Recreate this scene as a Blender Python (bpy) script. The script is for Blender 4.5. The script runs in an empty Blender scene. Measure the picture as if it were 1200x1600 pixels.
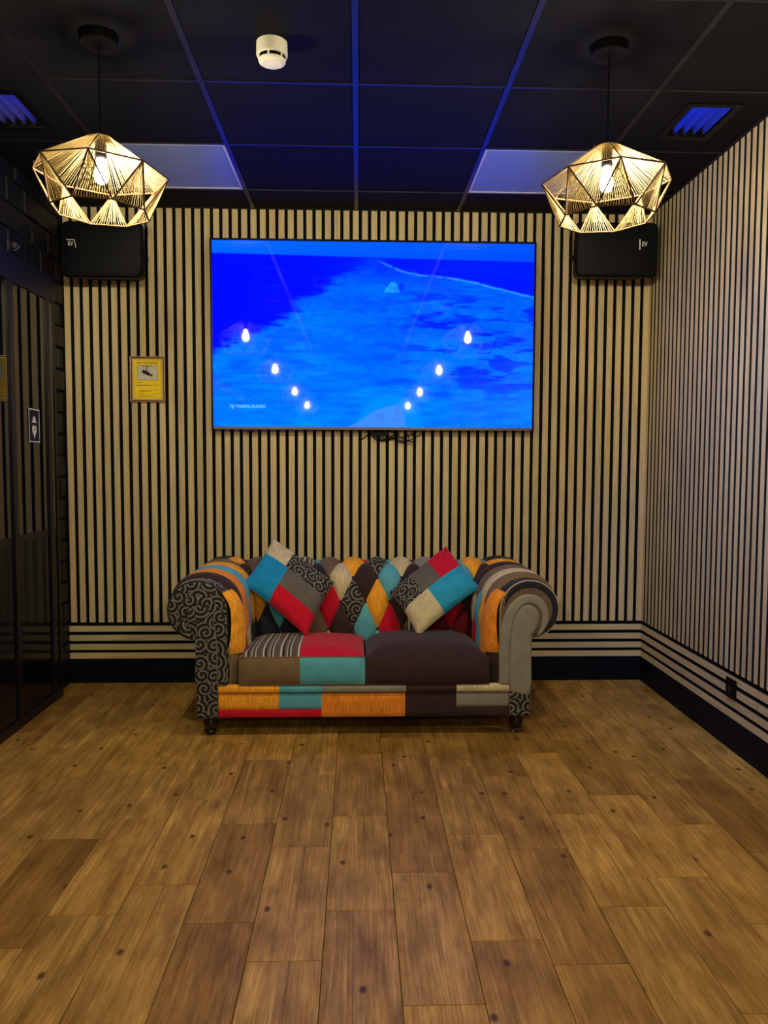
import bpy, bmesh, math, random
import numpy as np
from mathutils import Vector, Matrix, noise

S = bpy.context.scene
COL = S.collection
PI = math.pi

# ------------------------------------------------------------------ camera
cam_data = bpy.data.cameras.new('camera')
cam_data.sensor_fit = 'VERTICAL'
cam_data.sensor_height = 24.0
cam_data.sensor_width = 18.0
cam_data.lens = 1213.8 / 1600 * 24.0
cam_data.clip_start = 0.02
cam = bpy.data.objects.new('camera', cam_data)
COL.objects.link(cam)
YAW, PITCH, ROLL = 0.03386, -0.0636, 0.00339
fw = Vector((math.sin(YAW) * math.cos(PITCH), math.cos(YAW) * math.cos(PITCH), math.sin(PITCH)))
rt = Vector((math.cos(YAW), -math.sin(YAW), 0))
up = rt.cross(fw)
r2 = math.cos(ROLL) * rt + math.sin(ROLL) * up
u2 = -math.sin(ROLL) * rt + math.cos(ROLL) * up
M = Matrix((r2, u2, -fw)).transposed().to_4x4()
M.translation = Vector((0.1241, -4.6572, 1.3289))
cam.matrix_world = M
S.camera = cam

# ------------------------------------------------------------------ world, exposure
W = bpy.data.worlds.new('world')
S.world = W
W.use_nodes = True
W.node_tree.nodes['Background'].inputs[0].default_value = (0.6, 0.7, 1.0, 1)
W.node_tree.nodes['Background'].inputs[1].default_value = 0.0
S.view_settings.view_transform = 'Standard'
S.view_settings.look = 'None'
S.view_settings.exposure = 0.0
S.view_settings.gamma = 1.0
S.view_settings.use_curve_mapping = False

BULB_STRENGTH = 1480.0
BULB_COLOR = (1.0, 0.87, 0.55)
TV_BLUE = 2.6

H = 2.805            # ceiling height
XL, XR = -1.60, 1.862
YB = -11.5           # far end of the room, behind the camera
P = 0.05422          # pitch of the wall slats

# ------------------------------------------------------------------ helpers
def tag(o, label=None, cat=None, group=None, kind=None):
    if label: o['label'] = label
    if cat: o['category'] = cat
    if group: o['group'] = group
    if kind: o['kind'] = kind
    return o

def empty(name, loc=(0, 0, 0), parent=None):
    o = bpy.data.objects.new(name, None)
    o.empty_display_size = 0.05
    COL.objects.link(o)
    o.location = loc
    if parent: o.parent = parent
    return o

class MB:
    def __init__(self):
        self.v = []; self.f = []; self.m = []; self.uv = []
    def quad(self, pts, mi=0, uvs=None):
        n = len(self.v)
        self.v += [tuple(p) for p in pts]
        self.f.append(tuple(range(n, n + len(pts))))
        self.m.append(mi)
        self.uv += list(uvs) if uvs else [(0, 0)] * len(pts)
    def box(self, x0, x1, y0, y1, z0, z1, mi=0, front=None, front_mi=0):
        n = len(self.v)
        self.v += [(x, y, z) for z in (z0, z1) for y in (y0, y1) for x in (x0, x1)]
        F = {'-z': (0, 2, 3, 1), '+z': (4, 5, 7, 6), '-y': (0, 1, 5, 4), '+y': (2, 6, 7, 3), '-x': (0, 4, 6, 2), '+x': (1, 3, 7, 5)}
        for k, q in F.items():
            self.f.append(tuple(n + i for i in q))
            self.m.append(front_mi if k == front else mi)
            ax = [i for i in range(3) if 'xyz'[i] != k[1]]
            self.uv += [(self.v[n + i][ax[0]], self.v[n + i][ax[1]]) for i in q]
    def tube(self, pts, r, n=5, mi=0, cap=True):
        rings = []
        pts = [Vector(p) for p in pts]
        rr = r if isinstance(r, (list, tuple)) else [r] * len(pts)
        for i, p in enumerate(pts):
            t = (pts[min(i + 1, len(pts) - 1)] - pts[max(i - 1, 0)]).normalized()
            a = Vector((0, 0, 1)) if abs(t.z) < .9 else Vector((1, 0, 0))
            u = t.cross(a).normalized(); w = t.cross(u)
            b = len(self.v)
            for k in range(n):
                an = 2 * PI * k / n
                self.v.append(tuple(p + (u * math.cos(an) + w * math.sin(an)) * rr[i]))
            rings.append(b)
        for i in range(len(rings) - 1):
            for k in range(n):
                self.f.append((rings[i] + k, rings[i] + (k + 1) % n, rings[i + 1] + (k + 1) % n, rings[i + 1] + k))
                self.m.append(mi); self.uv += [(0, 0)] * 4
        if cap:
            self.f.append(tuple(rings[0] + k for k in range(n))[::-1]); self.m.append(mi); self.uv += [(0, 0)] * n
            self.f.append(tuple(rings[-1] + k for k in range(n))); self.m.append(mi); self.uv += [(0, 0)] * n
    def lathe(self, prof, c=(0, 0, 0), n=24, mi=0):
        rings = []
        for (r, z) in prof:
            b = len(self.v)
            for k in range(n):
                a = 2 * PI * k / n
                self.v.append((c[0] + r * math.cos(a), c[1] + r * math.sin(a), c[2] + z))
            rings.append(b)
        for i in range(len(rings) - 1):
            for k in range(n):
                self.f.append((rings[i] + k, rings[i] + (k + 1) % n, rings[i + 1] + (k + 1) % n, rings[i + 1] + k))
                self.m.append(mi); self.uv += [(0, 0)] * 4
        for b in (rings[0], rings[-1]):
            self.f.append(tuple(b + k for k in range(n))); self.m.append(mi); self.uv += [(0, 0)] * n
    def grid(self, fn, nu, nv, mi=0, uvf=None):
        b = len(self.v)
        for j in range(nv + 1):
            for i in range(nu + 1):
                self.v.append(tuple(fn(i / nu, j / nv)))
        for j in range(nv):
            for i in range(nu):
                a = b + j * (nu + 1) + i
                self.f.append((a, a + 1, a + nu + 2, a + nu + 1))
                self.m.append(mi(i / nu, j / nv) if callable(mi) else mi)
                for (p, q) in ((i, j), (i + 1, j), (i + 1, j + 1), (i, j + 1)):
                    self.uv.append(uvf(p / nu, q / nv) if uvf else (p / nu, q / nv))
    def mesh(self, name, mats, smooth=False):
        me = bpy.data.meshes.new(name)
        me.from_pydata(self.v, [], self.f)
        for m in (mats if isinstance(mats, (list, tuple)) else [mats]): me.materials.append(m)
        me.polygons.foreach_set('material_index', self.m)
        uvl = me.uv_layers.new(name='UVMap')
        uvl.data.foreach_set('uv', [c for u in self.uv for c in u])
        if smooth: me.polygons.foreach_set('use_smooth', [True] * len(self.f))
        me.update()
        return me
    def build(self, name, mats, parent=None, smooth=False, bevel=0, loc=None):
        me = self.mesh(name, mats, smooth)
        o = bpy.data.objects.new(name, me)
        COL.objects.link(o)
        if parent: o.parent = parent
        if loc: o.location = loc
        if bevel:
            b = o.modifiers.new('bevel', 'BEVEL'); b.width = bevel; b.segments = 2; b.limit_method = 'ANGLE'
        return o

def inst(name, me, loc, parent=None, rot=None):
    o = bpy.data.objects.new(name, me)
    COL.objects.link(o)
    o.location = loc
    if rot: o.rotation_euler = rot
    if parent: o.parent = parent
    return o

# ------------------------------------------------------------------ materials
def mat(name, color=(.5, .5, .5), rough=.5, spec=.5, metal=0.0, emit=None, estr=0.0, ior=None):
    m = bpy.data.materials.new(name)
    m.use_nodes = True
    b = m.node_tree.nodes['Principled BSDF']
    b.inputs['Base Color'].default_value = (*color, 1)
    b.inputs['Roughness'].default_value = rough
    b.inputs['Specular IOR Level'].default_value = spec
    b.inputs['Metallic'].default_value = metal
    if ior: b.inputs['IOR'].default_value = ior
    if emit:
        b.inputs['Emission Color'].default_value = (*emit, 1)
        b.inputs['Emission Strength'].default_value = estr
    return m

class NT:
    def __init__(self, m):
        self.t = m.node_tree; self.b = m.node_tree.nodes['Principled BSDF']
    def n(self, typ, **kw):
        nd = self.t.nodes.new(typ)
        for k, v in kw.items():
            if k.startswith('i_'):
                key = k[2:].replace('_', ' ')
                nd.inputs[int(key) if key.isdigit() else key].default_value = v
            else: setattr(nd, k, v)
        return nd
    def l(self, a, b): self.t.links.new(a, b)
    def math(self, op, a, b=None, c=None):
        nd = self.t.nodes.new('ShaderNodeMath'); nd.operation = op
        for i, x in enumerate((a, b, c)):
            if x is None: continue
            if isinstance(x, (int, float)): nd.inputs[i].default_value = x
            else: self.l(x, nd.inputs[i])
        return nd.outputs[0]
    def ramp(self, fac, stops, interp='LINEAR'):
        nd = self.t.nodes.new('ShaderNodeValToRGB')
        nd.color_ramp.interpolation = interp
        e = nd.color_ramp.elements
        while len(e) < len(stops): e.new(0.5)
        for i, (p, c) in enumerate(stops):
            e[i].position = p; e[i].color = (*c, 1)
        self.l(fac, nd.inputs[0])
        return nd.outputs[0]
    def mix(self, fac, a, b, blend='MIX'):
        nd = self.t.nodes.new('ShaderNodeMix'); nd.data_type = 'RGBA'; nd.blend_type = blend
        for i, x in ((0, fac), (6, a), (7, b)):
            if isinstance(x, (int, float)): nd.inputs[i].default_value = x
            elif isinstance(x, tuple): nd.inputs[i].default_value = (*x, 1)
            else: self.l(x, nd.inputs[i])
        return nd.outputs[2]

def wood_coords(N, scale, obj_rand=True):
    tc = N.n('ShaderNodeTexCoord')
    oi = N.n('ShaderNodeObjectInfo')
    mp = N.n('ShaderNodeMapping', i_Scale=scale)
    add = N.n('ShaderNodeVectorMath', operation='ADD')
    mul = N.n('ShaderNodeVectorMath', operation='SCALE'); mul.inputs[0].default_value = (37.1, 53.7, 71.3)
    N.l(oi.outputs['Random'], mul.inputs['Scale'])
    N.l(tc.outputs['Object'], mp.inputs['Vector'])
    N.l(mp.outputs[0], add.inputs[0]); N.l(mul.outputs[0], add.inputs[1])
    return add.outputs[0], oi.outputs['Random'], tc.outputs['Object'], mul.outputs[0]

def make_oak(name, scale):
    m = mat(name, rough=.55, spec=.25)
    N = NT(m)
    v, rnd, _, _ = wood_coords(N, scale)
    a = N.n('ShaderNodeTexNoise', i_Scale=1.0, i_Detail=5.0, i_Roughness=.6); N.l(v, a.inputs['Vector'])
    c = N.ramp(a.outputs[0], [(.3, (.42, .335, .205)), (.5, (.56, .465, .30)), (.72, (.66, .57, .39))])
    tint = N.ramp(rnd, [(0, (.86, .84, .82)), (.5, (1, .98, .93)), (1, (1.0, .93, .86))])
    N.l(N.mix(1.0, c, tint, 'MULTIPLY'), N.b.inputs['Base Color'])
    bp = N.n('ShaderNodeBump', i_Strength=.15, i_Distance=.002); N.l(a.outputs[0], bp.inputs['Height'])
    N.l(bp.outputs[0], N.b.inputs['Normal'])
    return m
OAK_V = make_oak('oak_vertical', (160, 160, 3.5))
OAK_HX = make_oak('oak_horizontal_x', (3.5, 160, 160))
OAK_HY = make_oak('oak_horizontal_y', (160, 3.5, 160))
FELT = mat('black_felt', (.006, .006, .009), .95, .1)
MDF = mat('black_slat_side', (.012, .010, .010), .8, .2)
SKIRT = mat('black_skirting', (.0035, .005, .011), .5, .10)
BLACK = mat('black_plastic', (.0025, .0025, .004), .4, .12)
BLACKM = mat('black_matt', (.012, .012, .014), .75, .2)
WHITEP = mat('white_plastic', (.80, .78, .70), .45, .4)
SILVER = mat('silver', (.6, .6, .62), .3, .5, 1.0)
CHROME = mat('chrome', (.8, .8, .82), .12, .5, 1.0)

# floor tile: wood-look porcelain
FLOOR = mat('wood_look_tile', rough=.38, spec=.16)
N = NT(FLOOR)
v, rnd, obj, off = wood_coords(N, (42, 1.9, 1))
g1 = N.n('ShaderNodeTexNoise', i_Scale=1.0, i_Detail=7.0, i_Roughness=.65, i_Distortion=1.2); N.l(v, g1.inputs['Vector'])
mp2 = N.n('ShaderNodeMapping', i_Scale=(9, 3.2, 1)); N.l(obj, mp2.inputs['Vector'])
ad2 = N.n('ShaderNodeVectorMath', operation='ADD'); N.l(mp2.outputs[0], ad2.inputs[0]); N.l(off, ad2.inputs[1])
g2 = N.n('ShaderNodeTexNoise', i_Scale=1.3, i_Detail=4.0, i_Roughness=.6); N.l(ad2.outputs[0], g2.inputs['Vector'])
fine = N.ramp(g1.outputs[0], [(.25, (.21, .108, .026)), (.42, (.335, .185, .046)), (.58, (.41, .235, .062)), (.78, (.58, .37, .105))])
blotch = N.ramp(g2.outputs[0], [(.30, (.66, .60, .56)), (.5, (1, 1, 1)), (.72, (1.45, 1.45, 1.5))])
mp3 = N.n('ShaderNodeMapping', i_Scale=(230, 7, 1)); N.l(obj, mp3.inputs['Vector'])
ad3 = N.n('ShaderNodeVectorMath', operation='ADD'); N.l(mp3.outputs[0], ad3.inputs[0]); N.l(off, ad3.inputs[1])
g3 = N.n('ShaderNodeTexNoise', i_Scale=1.0, i_Detail=4.0, i_Roughness=.7, i_Distortion=.6); N.l(ad3.outputs[0], g3.inputs['Vector'])
streak = N.ramp(g3.outputs[0], [(.34, (.76, .71, .66)), (.5, (1, 1, 1)), (.68, (1.22, 1.24, 1.26))])
c = N.mix(1.0, N.mix(1.0, fine, blotch, 'MULTIPLY'), streak, 'MULTIPLY')
tint = N.ramp(rnd, [(0, (.62, .55, .50)), (.25, (.84, .80, .76)), (.6, (1, 1, 1)), (1, (1.18, 1.15, 1.05))])
c = N.mix(1.0, c, tint, 'MULTIPLY')
# knots
mpk = N.n('ShaderNodeMapping', i_Scale=(5.2, 3.4, 1)); N.l(obj, mpk.inputs['Vector'])
adk = N.n('ShaderNodeVectorMath', operation='ADD'); N.l(mpk.outputs[0], adk.inputs[0]); N.l(off, adk.inputs[1])
vk = N.n('ShaderNodeTexVoronoi', i_Scale=1.0); vk.voronoi_dimensions = '2D'; N.l(adk.outputs[0], vk.inputs['Vector'])
kn = N.ramp(vk.outputs['Distance'], [(0, (1, 1, 1)), (.036, (.8, .8, .8)), (.066, (0, 0, 0)), (1, (0, 0, 0))])
sepc = N.n('ShaderNodeSeparateColor'); N.l(vk.outputs['Color'], sepc.inputs[0])
knm = N.math('MULTIPLY', kn, N.math('GREATER_THAN', sepc.outputs[0], .45))
c = N.mix(knm, c, (.07, .028, .008))
# one printed board line per tile
sx = N.n('ShaderNodeSeparateXYZ'); N.l(obj, sx.inputs[0])
lx = N.math('MULTIPLY_ADD', rnd, .12, -.06)
dl = N.math('ABSOLUTE', N.math('SUBTRACT', N.math('ADD', sx.outputs[0], N.math('MULTIPLY', g2.outputs[0], .004)), lx))
ln = N.math('LESS_THAN', dl, .0009)
frac = N.math('FRACT', N.math('MULTIPLY', rnd, 7.31))
ln = N.math('MULTIPLY', ln, N.math('MULTIPLY', N.math('GREATER_THAN', frac, .45), .7))
c = N.mix(ln, c, (.09, .04, .015))
N.l(c, N.b.inputs['Base Color'])
ro = N.ramp(g1.outputs[0], [(.3, (.50, .50, .50)), (.7, (.30, .30, .30))]); N.l(ro, N.b.inputs['Roughness'])
bp = N.n('ShaderNodeBump', i_Strength=.35, i_Distance=.0015)
N.l(N.math('SUBTRACT', g1.outputs[0], N.math('MULTIPLY', ln, .6)), bp.inputs['Height']); N.l(bp.outputs[0], N.b.inputs['Normal'])
GROUT = mat('dark_grout', (.05, .028, .012), .85, .2)

# ceiling
CTILE = mat('black_ceiling_tile', (.0065, .0065, .0085), .65, .05)
N = NT(CTILE)
tc = N.n('ShaderNodeTexCoord'); ns = N.n('ShaderNodeTexNoise', i_Scale=9.0, i_Detail=3.0); N.l(tc.outputs['Object'], ns.inputs['Vector'])
bp = N.n('ShaderNodeBump', i_Strength=.2, i_Distance=.01); N.l(ns.outputs[0], bp.inputs['Height']); N.l(bp.outputs[0], N.b.inputs['Normal'])
GRID = mat('black_grid_bar', (.006, .006, .009), .36, .36)
BRICK = mat('black_painted_brick', (.0045, .005, .009), .45, .22)
N = NT(BRICK)
tc = N.n('ShaderNodeTexCoord'); ns = N.n('ShaderNodeTexNoise', i_Scale=38.0, i_Detail=5.0); N.l(tc.outputs['Object'], ns.inputs['Vector'])
bp = N.n('ShaderNodeBump', i_Strength=.8, i_Distance=.006); N.l(ns.outputs[0], bp.inputs['Height']); N.l(bp.outputs[0], N.b.inputs['Normal'])
DGLASS = mat('dark_glass', (.004, .004, .007), .015, .5, ior=1.62)
LACQ = mat('black_lacquer', (.004, .004, .008), .10, .25, ior=1.35)
FRAMEM = mat('black_frame', (.004, .004, .008), .35, .3)
LINTEL = mat('dark_blue_lintel', (.005, .006, .016), .4, .25)

# fabrics -----------------------------------------------------------
def fabric(name, color, kind='plain', dark=None):
    m = mat(name, color, .9, .10)
    N = NT(m)
    N.b.inputs['Sheen Weight'].default_value = .10
    N.b.inputs['Sheen Roughness'].default_value = .5
    uv = N.n('ShaderNodeUVMap')
    n1 = N.n('ShaderNodeTexNoise', i_Scale=14.0, i_Detail=3.0); N.l(uv.outputs[0], n1.inputs['Vector'])
    mp = N.n('ShaderNodeMapping', i_Scale=(420, 60, 1)); N.l(uv.outputs[0], mp.inputs['Vector'])
    n2 = N.n('ShaderNodeTexNoise', i_Scale=1.0, i_Detail=3.0); N.l(mp.outputs[0], n2.inputs['Vector'])
    if kind == 'crinkle':
        mp.inputs['Scale'].default_value = (300, 18, 1)
    lo = tuple(c * .72 for c in color); hi = tuple(min(1, c * 1.22) for c in color)
    c = N.ramp(n1.outputs[0], [(.3, tuple(x * .88 for x in color)), (.7, tuple(min(1, x * 1.08) for x in color))])
    w = N.ramp(n2.outputs[0], [(.35, (.74, .74, .74)), (.65, (1.2, 1.2, 1.2))])
    c = N.mix(1.0 if kind == 'crinkle' else .45, c, N.mix(1.0, c, w, 'MULTIPLY'))
    h = n2.outputs[0]
    if kind == 'swirl':
        def spirals(scale, rnd_off):
            mpv = N.n('ShaderNodeMapping', i_Scale=(scale, scale, 1), i_Location=(rnd_off, rnd_off * 1.7, 0))
            N.l(uv.outputs[0], mpv.inputs['Vector'])
            vo = N.n('ShaderNodeTexVoronoi', i_Scale=1.0, i_Randomness=.75); vo.voronoi_dimensions = '2D'
            N.l(mpv.outputs[0], vo.inputs['Vector'])
            sb = N.n('ShaderNodeVectorMath', operation='SUBTRACT')
            N.l(mpv.outputs[0], sb.inputs[0]); N.l(vo.outputs['Position'], sb.inputs[1])
            s = N.n('ShaderNodeSeparateXYZ'); N.l(sb.outputs[0], s.inputs[0])
            sc = N.n('ShaderNodeSeparateColor'); N.l(vo.outputs['Color'], sc.inputs[0])
            ang = N.math('ARCTAN2', s.outputs[1], s.outputs[0])
            sgn = N.math('SUBTRACT', N.math('MULTIPLY', N.math('GREATER_THAN', sc.outputs[0], .5), 2.0), 1.0)
            ph = N.math('ADD', N.math('MULTIPLY', ang, sgn), N.math('MULTIPLY', sc.outputs[1], 6.28))
            return N.math('SINE', N.math('SUBTRACT', N.math('MULTIPLY', vo.outputs['Distance'], 21.0), ph))
        sp = spirals(13.3, 3.1)
        k = N.ramp(sp, [(.0, (0, 0, 0)), (.30, (0, 0, 0)), (.48, (1, 1, 1)), (1, (1, 1, 1))])
        c = N.mix(k, (dark or (.018, .016, .016)), c)
        h = N.math('ADD', N.math('MULTIPLY', k, .5), N.math('MULTIPLY', n2.outputs[0], .5))
    if kind == 'stripe':
        s = N.n('ShaderNodeSeparateXYZ'); N.l(uv.outputs[0], s.inputs[0])
        f = N.math('FRACT', N.math('MULTIPLY', s.outputs[0], 1 / .085))
        c = N.ramp(f, [(0, (.10, .075, .055)), (.20, (.50, .46, .36)), (.31, (.02, .022, .03)), (.46, (.16, .12, .08)), (.58, (.34, .28, .19)), (.66, (.02, .022, .03)), (.76, (.42, .36, .26)), (.86, (.028, .028, .035)), (.93, (.13, .10, .07))], 'CONSTANT')
    N.l(c, N.b.inputs['Base Color'])
    bp = N.n('ShaderNodeBump', i_Strength=.5 if kind == 'crinkle' else .25, i_Distance=.002)
    N.l(h, bp.inputs['Height']); N.l(bp.outputs[0], N.b.inputs['Normal'])
    return m
FAB = dict(
    orange=fabric('orange_crinkle_fabric', (.90, .38, .035), 'crinkle'),
    rust=fabric('rust_orange_fabric', (.80, .26, .030), 'crinkle'),
    teal=fabric('teal_velvet', (.10, .39, .54)),
    red=fabric('red_velvet', (.55, .008, .032)),
    maroon=fabric('maroon_velvet', (.13, .008, .016)),
    brown=fabric('dark_brown_fabric', (.042, .022, .026)),
    taupe=fabric('taupe_fabric', (.15, .10, .075)),
    olive=fabric('olive_brown_fabric', (.18, .12, .068)),
    grey=fabric('grey_velvet', (.26, .245, .225)),
    dgrey=fabric('dark_grey_velvet', (.12, .108, .100)),
    beige=fabric('beige_crinkle_fabric', (.60, .50, .33), 'crinkle'),
    navy=fabric('navy_fabric', (.020, .022, .035)),
    swirl=fabric('black_and_grey_swirl_fabric', (.20, .185, .165), 'swirl'),
    stripe=fabric('striped_fabric', (.3, .25, .18), 'stripe'),
)
PIPEM = mat('piping_cord', (.20, .18, .15), .8, .2)
PIPEB = mat('black_piping_cord', (.02, .02, .022), .8, .2)
LEGM = mat('dark_turned_wood', (.012, .009, .010), .25, .5)

# ================================================================== STRUCTURE
# floor ------------------------------------------------------------
mb = MB(); mb.box(XL - .05, XR + .05, YB, .05, -.06, -.0035)
floor = tag(mb.build('floor', GROUT), kind='structure')
TW, TL, G = .2045, .619, .0020
phase = {0: -2.425, 1: -2.217, 2: -2.583, 3: -2.073, 4: -2.428, 5: -2.268, 6: -1.908, 7: -2.12, 8: -1.72, -1: -2.037,
         -2: -2.478, -3: -2.27, -4: -2.428, -5: -2.58, -6: -2.042, -7: -2.31, -8: -2.10}
tile_meshes = {}
def tile_mesh(w, l):
    key = (round(w, 3), round(l, 3))
    if key not in tile_meshes:
        b = MB()
        x, y, e = w / 2 - G / 2, l / 2 - G / 2, .0012
        z0, z1, z2 = -.0035, -.0008, 0.0
        b.v = [(sx * x, sy * y, z0) for sx, sy in ((-1, -1), (1, -1), (1, 1), (-1, 1))] + \
              [(sx * x, sy * y, z1) for sx, sy in ((-1, -1), (1, -1), (1, 1), (-1, 1))] + \
              [(sx * (x - e), sy * (y - e), z2) for sx, sy in ((-1, -1), (1, -1), (1, 1), (-1, 1))]
        for a in (0, 4):
            for k in range(4):
                b.f.append((a + k, a + (k + 1) % 4, a + 4 + (k + 1) % 4, a + 4 + k))
        b.f.append((8, 9, 10, 11)); b.m = [0] * len(b.f); b.uv = [(0, 0)] * (4 * len(b.f))
        tile_meshes[key] = b.mesh('floor_tile', FLOOR)
    return tile_meshes[key]
far = MB()
for k in range(-8, 9):
    x0 = max(.031 + TW * k, XL); x1 = min(.031 + TW * (k + 1), XR)
    if x1 - x0 < .02: continue
    y1 = phase[k]
    while y1 < 0: y1 += TL
    while y1 > YB:
        y0 = y1 - TL
        a, b = max(y0, YB), min(y1, -.002)
        if b - a > .01:
            if b > -4.0:
                inst('floor_tile', tile_mesh(x1 - x0, b - a), ((x0 + x1) / 2, (a + b) / 2, 0), floor)
            else:
                far.box(x0 + G / 2, x1 - G / 2, a + G / 2, b - G / 2, -.0035, 0)
        y1 = y0
tag(far.build('floor_tiles', FLOOR, floor), kind='stuff')

# walls ------------------------------------------------------------
SD = .018  # slat depth
mb = MB(); mb.box(XL - .1, XR + .1, SD, .12, 0, H + .24)
wall_back = tag(mb.build('wall_back', FELT), kind='structure')
mb = MB(); mb.box(XR + SD, XR + .12, YB, .1, 0, H + .24)
wall_right = tag(mb.build('wall_right', FELT), kind='structure')
mb = MB(); mb.box(XL - .15, XL - .015, YB, .1, 0, H + .24)
wall_left = tag(mb.build('wall_left', BLACKM), kind='structure')
mb = MB(); mb.box(XL - .1, XR + .1, YB - .1, YB, 0, H)
tag(mb.build('wall_rear', mat('dark_rear_wall', (.05, .045, .04), .8)), kind='structure')

ZS0, ZS1 = .367, 2.800
SW = .0345
def slat_mesh(nm, sx, sy, sz, front, m):
    b = MB(); b.box(-sx / 2, sx / 2, -sy / 2, sy / 2, -sz / 2, sz / 2, 0, front, 1)
    return b.mesh(nm, [MDF, m])
sv = slat_mesh('slat', SW, SD, ZS1 - ZS0, '-y', OAK_V)
x0 = -1.5434
zc = (ZS0 + ZS1) / 2
for i in range(-1, 63):
    inst('slat', sv, (x0 + (i + .5) * P, SD / 2, zc), wall_back)
sr = slat_mesh('slat', SD, SW, ZS1 - ZS0, '-x', OAK_V)
for j in range(0, 88):
    inst('slat', sr, (XR + SD / 2, -.0447 - (j - .5) * P, zc), wall_right)
rest = MB()
for j in range(88, 210):
    y = -.0447 - (j - .5) * P
    rest.box(XR, XR + SD, y - SW / 2, y + SW / 2, ZS0, ZS1, 0, '-x', 1)
tag(rest.build('slats', [MDF, OAK_V], wall_right), kind='stuff')
SH = .0358
sh = slat_mesh('slat', XR - XL, SD, SH, '-y', OAK_HX)
tops = [.3465, .2915, .2365, .1835]
for zt in tops:
    inst('slat', sh, ((XL + XR) / 2, SD / 2, zt - SH / 2), wall_back)
def hs(y1, y0, zt):
    L = y1 - y0
    inst('slat', slat_mesh('slat', SD, L, SH, '-x', OAK_HY), (XR + SD / 2, (y0 + y1) / 2, zt - SH / 2), wall_right)
for q, zt in enumerate(tops):
    if q < 2: hs(0, -1.3955, zt); hs(-1.3975, -3.8, zt)
    else: hs(0, -2.4, zt); hs(-2.402, -4.8, zt)
# baseboards
mb = MB(); mb.box(XL - .01, XR, -.004, SD, 0, .147); tag(mb.build('baseboard_back', SKIRT, bevel=.002), kind='structure')
mb = MB(); mb.box(XR - .004, XR + SD, YB, -.0045, 0, .147); tag(mb.build('baseboard_right', SKIRT, bevel=.002), kind='structure')
# thin dark angle where the ceiling meets the walls
mb = MB(); mb.box(XL, XR, -.012, SD - .001, ZS1 + .0005, H); tag(mb.build('trim_1', BLACKM), kind='structure')
mb = MB(); mb.box(XR - .012, XR + SD - .001, YB, -.0125, ZS1 + .0005, H); tag(mb.build('trim_2', BLACKM), kind='structure')

# left brick wall ----------------------------------------------------
rb = random.Random(4)
BW, BH, J = .205, .124, .009
def brick_row(z, y_end, row):
    y = 0.012 if row % 2 == 0 else .012 + BW / 2
    while y > y_end:
        a, b = max(y - BW, y_end), min(y, 0)
        if b - a > .03:
            pr_ = rb.uniform(-.003, .007)
            m_ = MB()
            xa = XL - .016; xb = XL + pr_
            def P3(yy, zz, e): return (xb + rb.uniform(-.0025, .0025), yy + e * .004, zz)
            ys, zs = (a + J / 2, b - J / 2), (z + J / 2, min(z + BH - J / 2, H - .002))
            if zs[1] - zs[0] < .02: y -= BW; continue
            n = 0
            cy_, cz_ = (ys[0] + ys[1]) / 2, (zs[0] + zs[1]) / 2
            m_.v = [(xa, ys[0], zs[0]), (xa, ys[1], zs[0]), (xa, ys[1], zs[1]), (xa, ys[0], zs[1])]
            front = []
            for (yy, zz) in ((ys[0], zs[0]), (ys[1], zs[0]), (ys[1], zs[1]), (ys[0], zs[1])):
                yy2 = yy + (.006 if yy == ys[0] else -.006); zz2 = zz + (.006 if zz == zs[0] else -.006)
                front.append((xb - .006, yy, zz)); 
            for (yy, zz) in ((ys[0], zs[0]), (ys[1], zs[0]), (ys[1], zs[1]), (ys[0], zs[1])):
                yy2 = yy + (.006 if yy == ys[0] else -.006); zz2 = zz + (.006 if zz == zs[0] else -.006)
                front.append((xb + rb.uniform(-.002, .003), yy2, zz2))
            m_.v += front
            for s0 in (0, 4):
                for k in range(4):
                    m_.f.append((s0 + k, s0 + (k + 1) % 4, s0 + 4 + (k + 1) % 4, s0 + 4 + k))
            m_.f.append((8, 9, 10, 11)); m_.m = [0] * len(m_.f); m_.uv = [(0, 0)] * (4 * len(m_.f))
            m_.build('brick', BRICK, wall_left)
        y -= BW
nrow = int(H / BH) + 1
for r in range(nrow):
    z = r * BH
    if z + BH <= 2.335: brick_row(z, -.235, r)
    elif z < 2.33: brick_row(z, -.235, r)
    else: brick_row(z, -3.2, r)

# glazed partition ----------------------------------------------------
GX = -1.56
part_ = empty('window_1', (GX, -.24, 0)); tag(part_, kind='structure')
def pbox(name, x0, x1, y0, y1, z0, z1, m, bevel=0):
    b = MB(); b.box(x0 - GX, x1 - GX, y0 + .24, y1 + .24, z0, z1)
    return b.build(name, m, part_, bevel=bevel)
pbox('top_rail', XL - .01, GX + .012, -7, -.24, 2.20, 2.335, LINTEL, .004)
pbox('base_rail', XL - .01, GX + .010, -7, -.24, 0, .05, FRAMEM, .003)
pbox('mid_rail', XL - .01, GX + .002, -7, -.24, .925, .962, FRAMEM)
pbox('end_post', XL - .01, GX + .006, -.262, -.24, .05, 2.20, FRAMEM)
mull = [-.345, -.79, -1.27, -1.75, -2.23, -2.71, -3.19, -3.67, -4.15]
pbox('solid_panel', GX - .012, GX, -7, -4.172, .05, 2.20, BLACKM)
for y in mull:
    pbox('mullion', XL - .01, GX + .010, y - .022, y + .022, .05, 2.20, FRAMEM)
edges = [-.262] + mull
for i in range(len(edges) - 1):
    a = edges[i] - (0 if i == 0 else .022); b = edges[i + 1] + .022
    pbox('glass_pane', GX - .008, GX, b, a, .962, 2.20, DGLASS)
    pbox('lower_panel', GX - .012, GX, b, a, .05, .925, LACQ)

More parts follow.
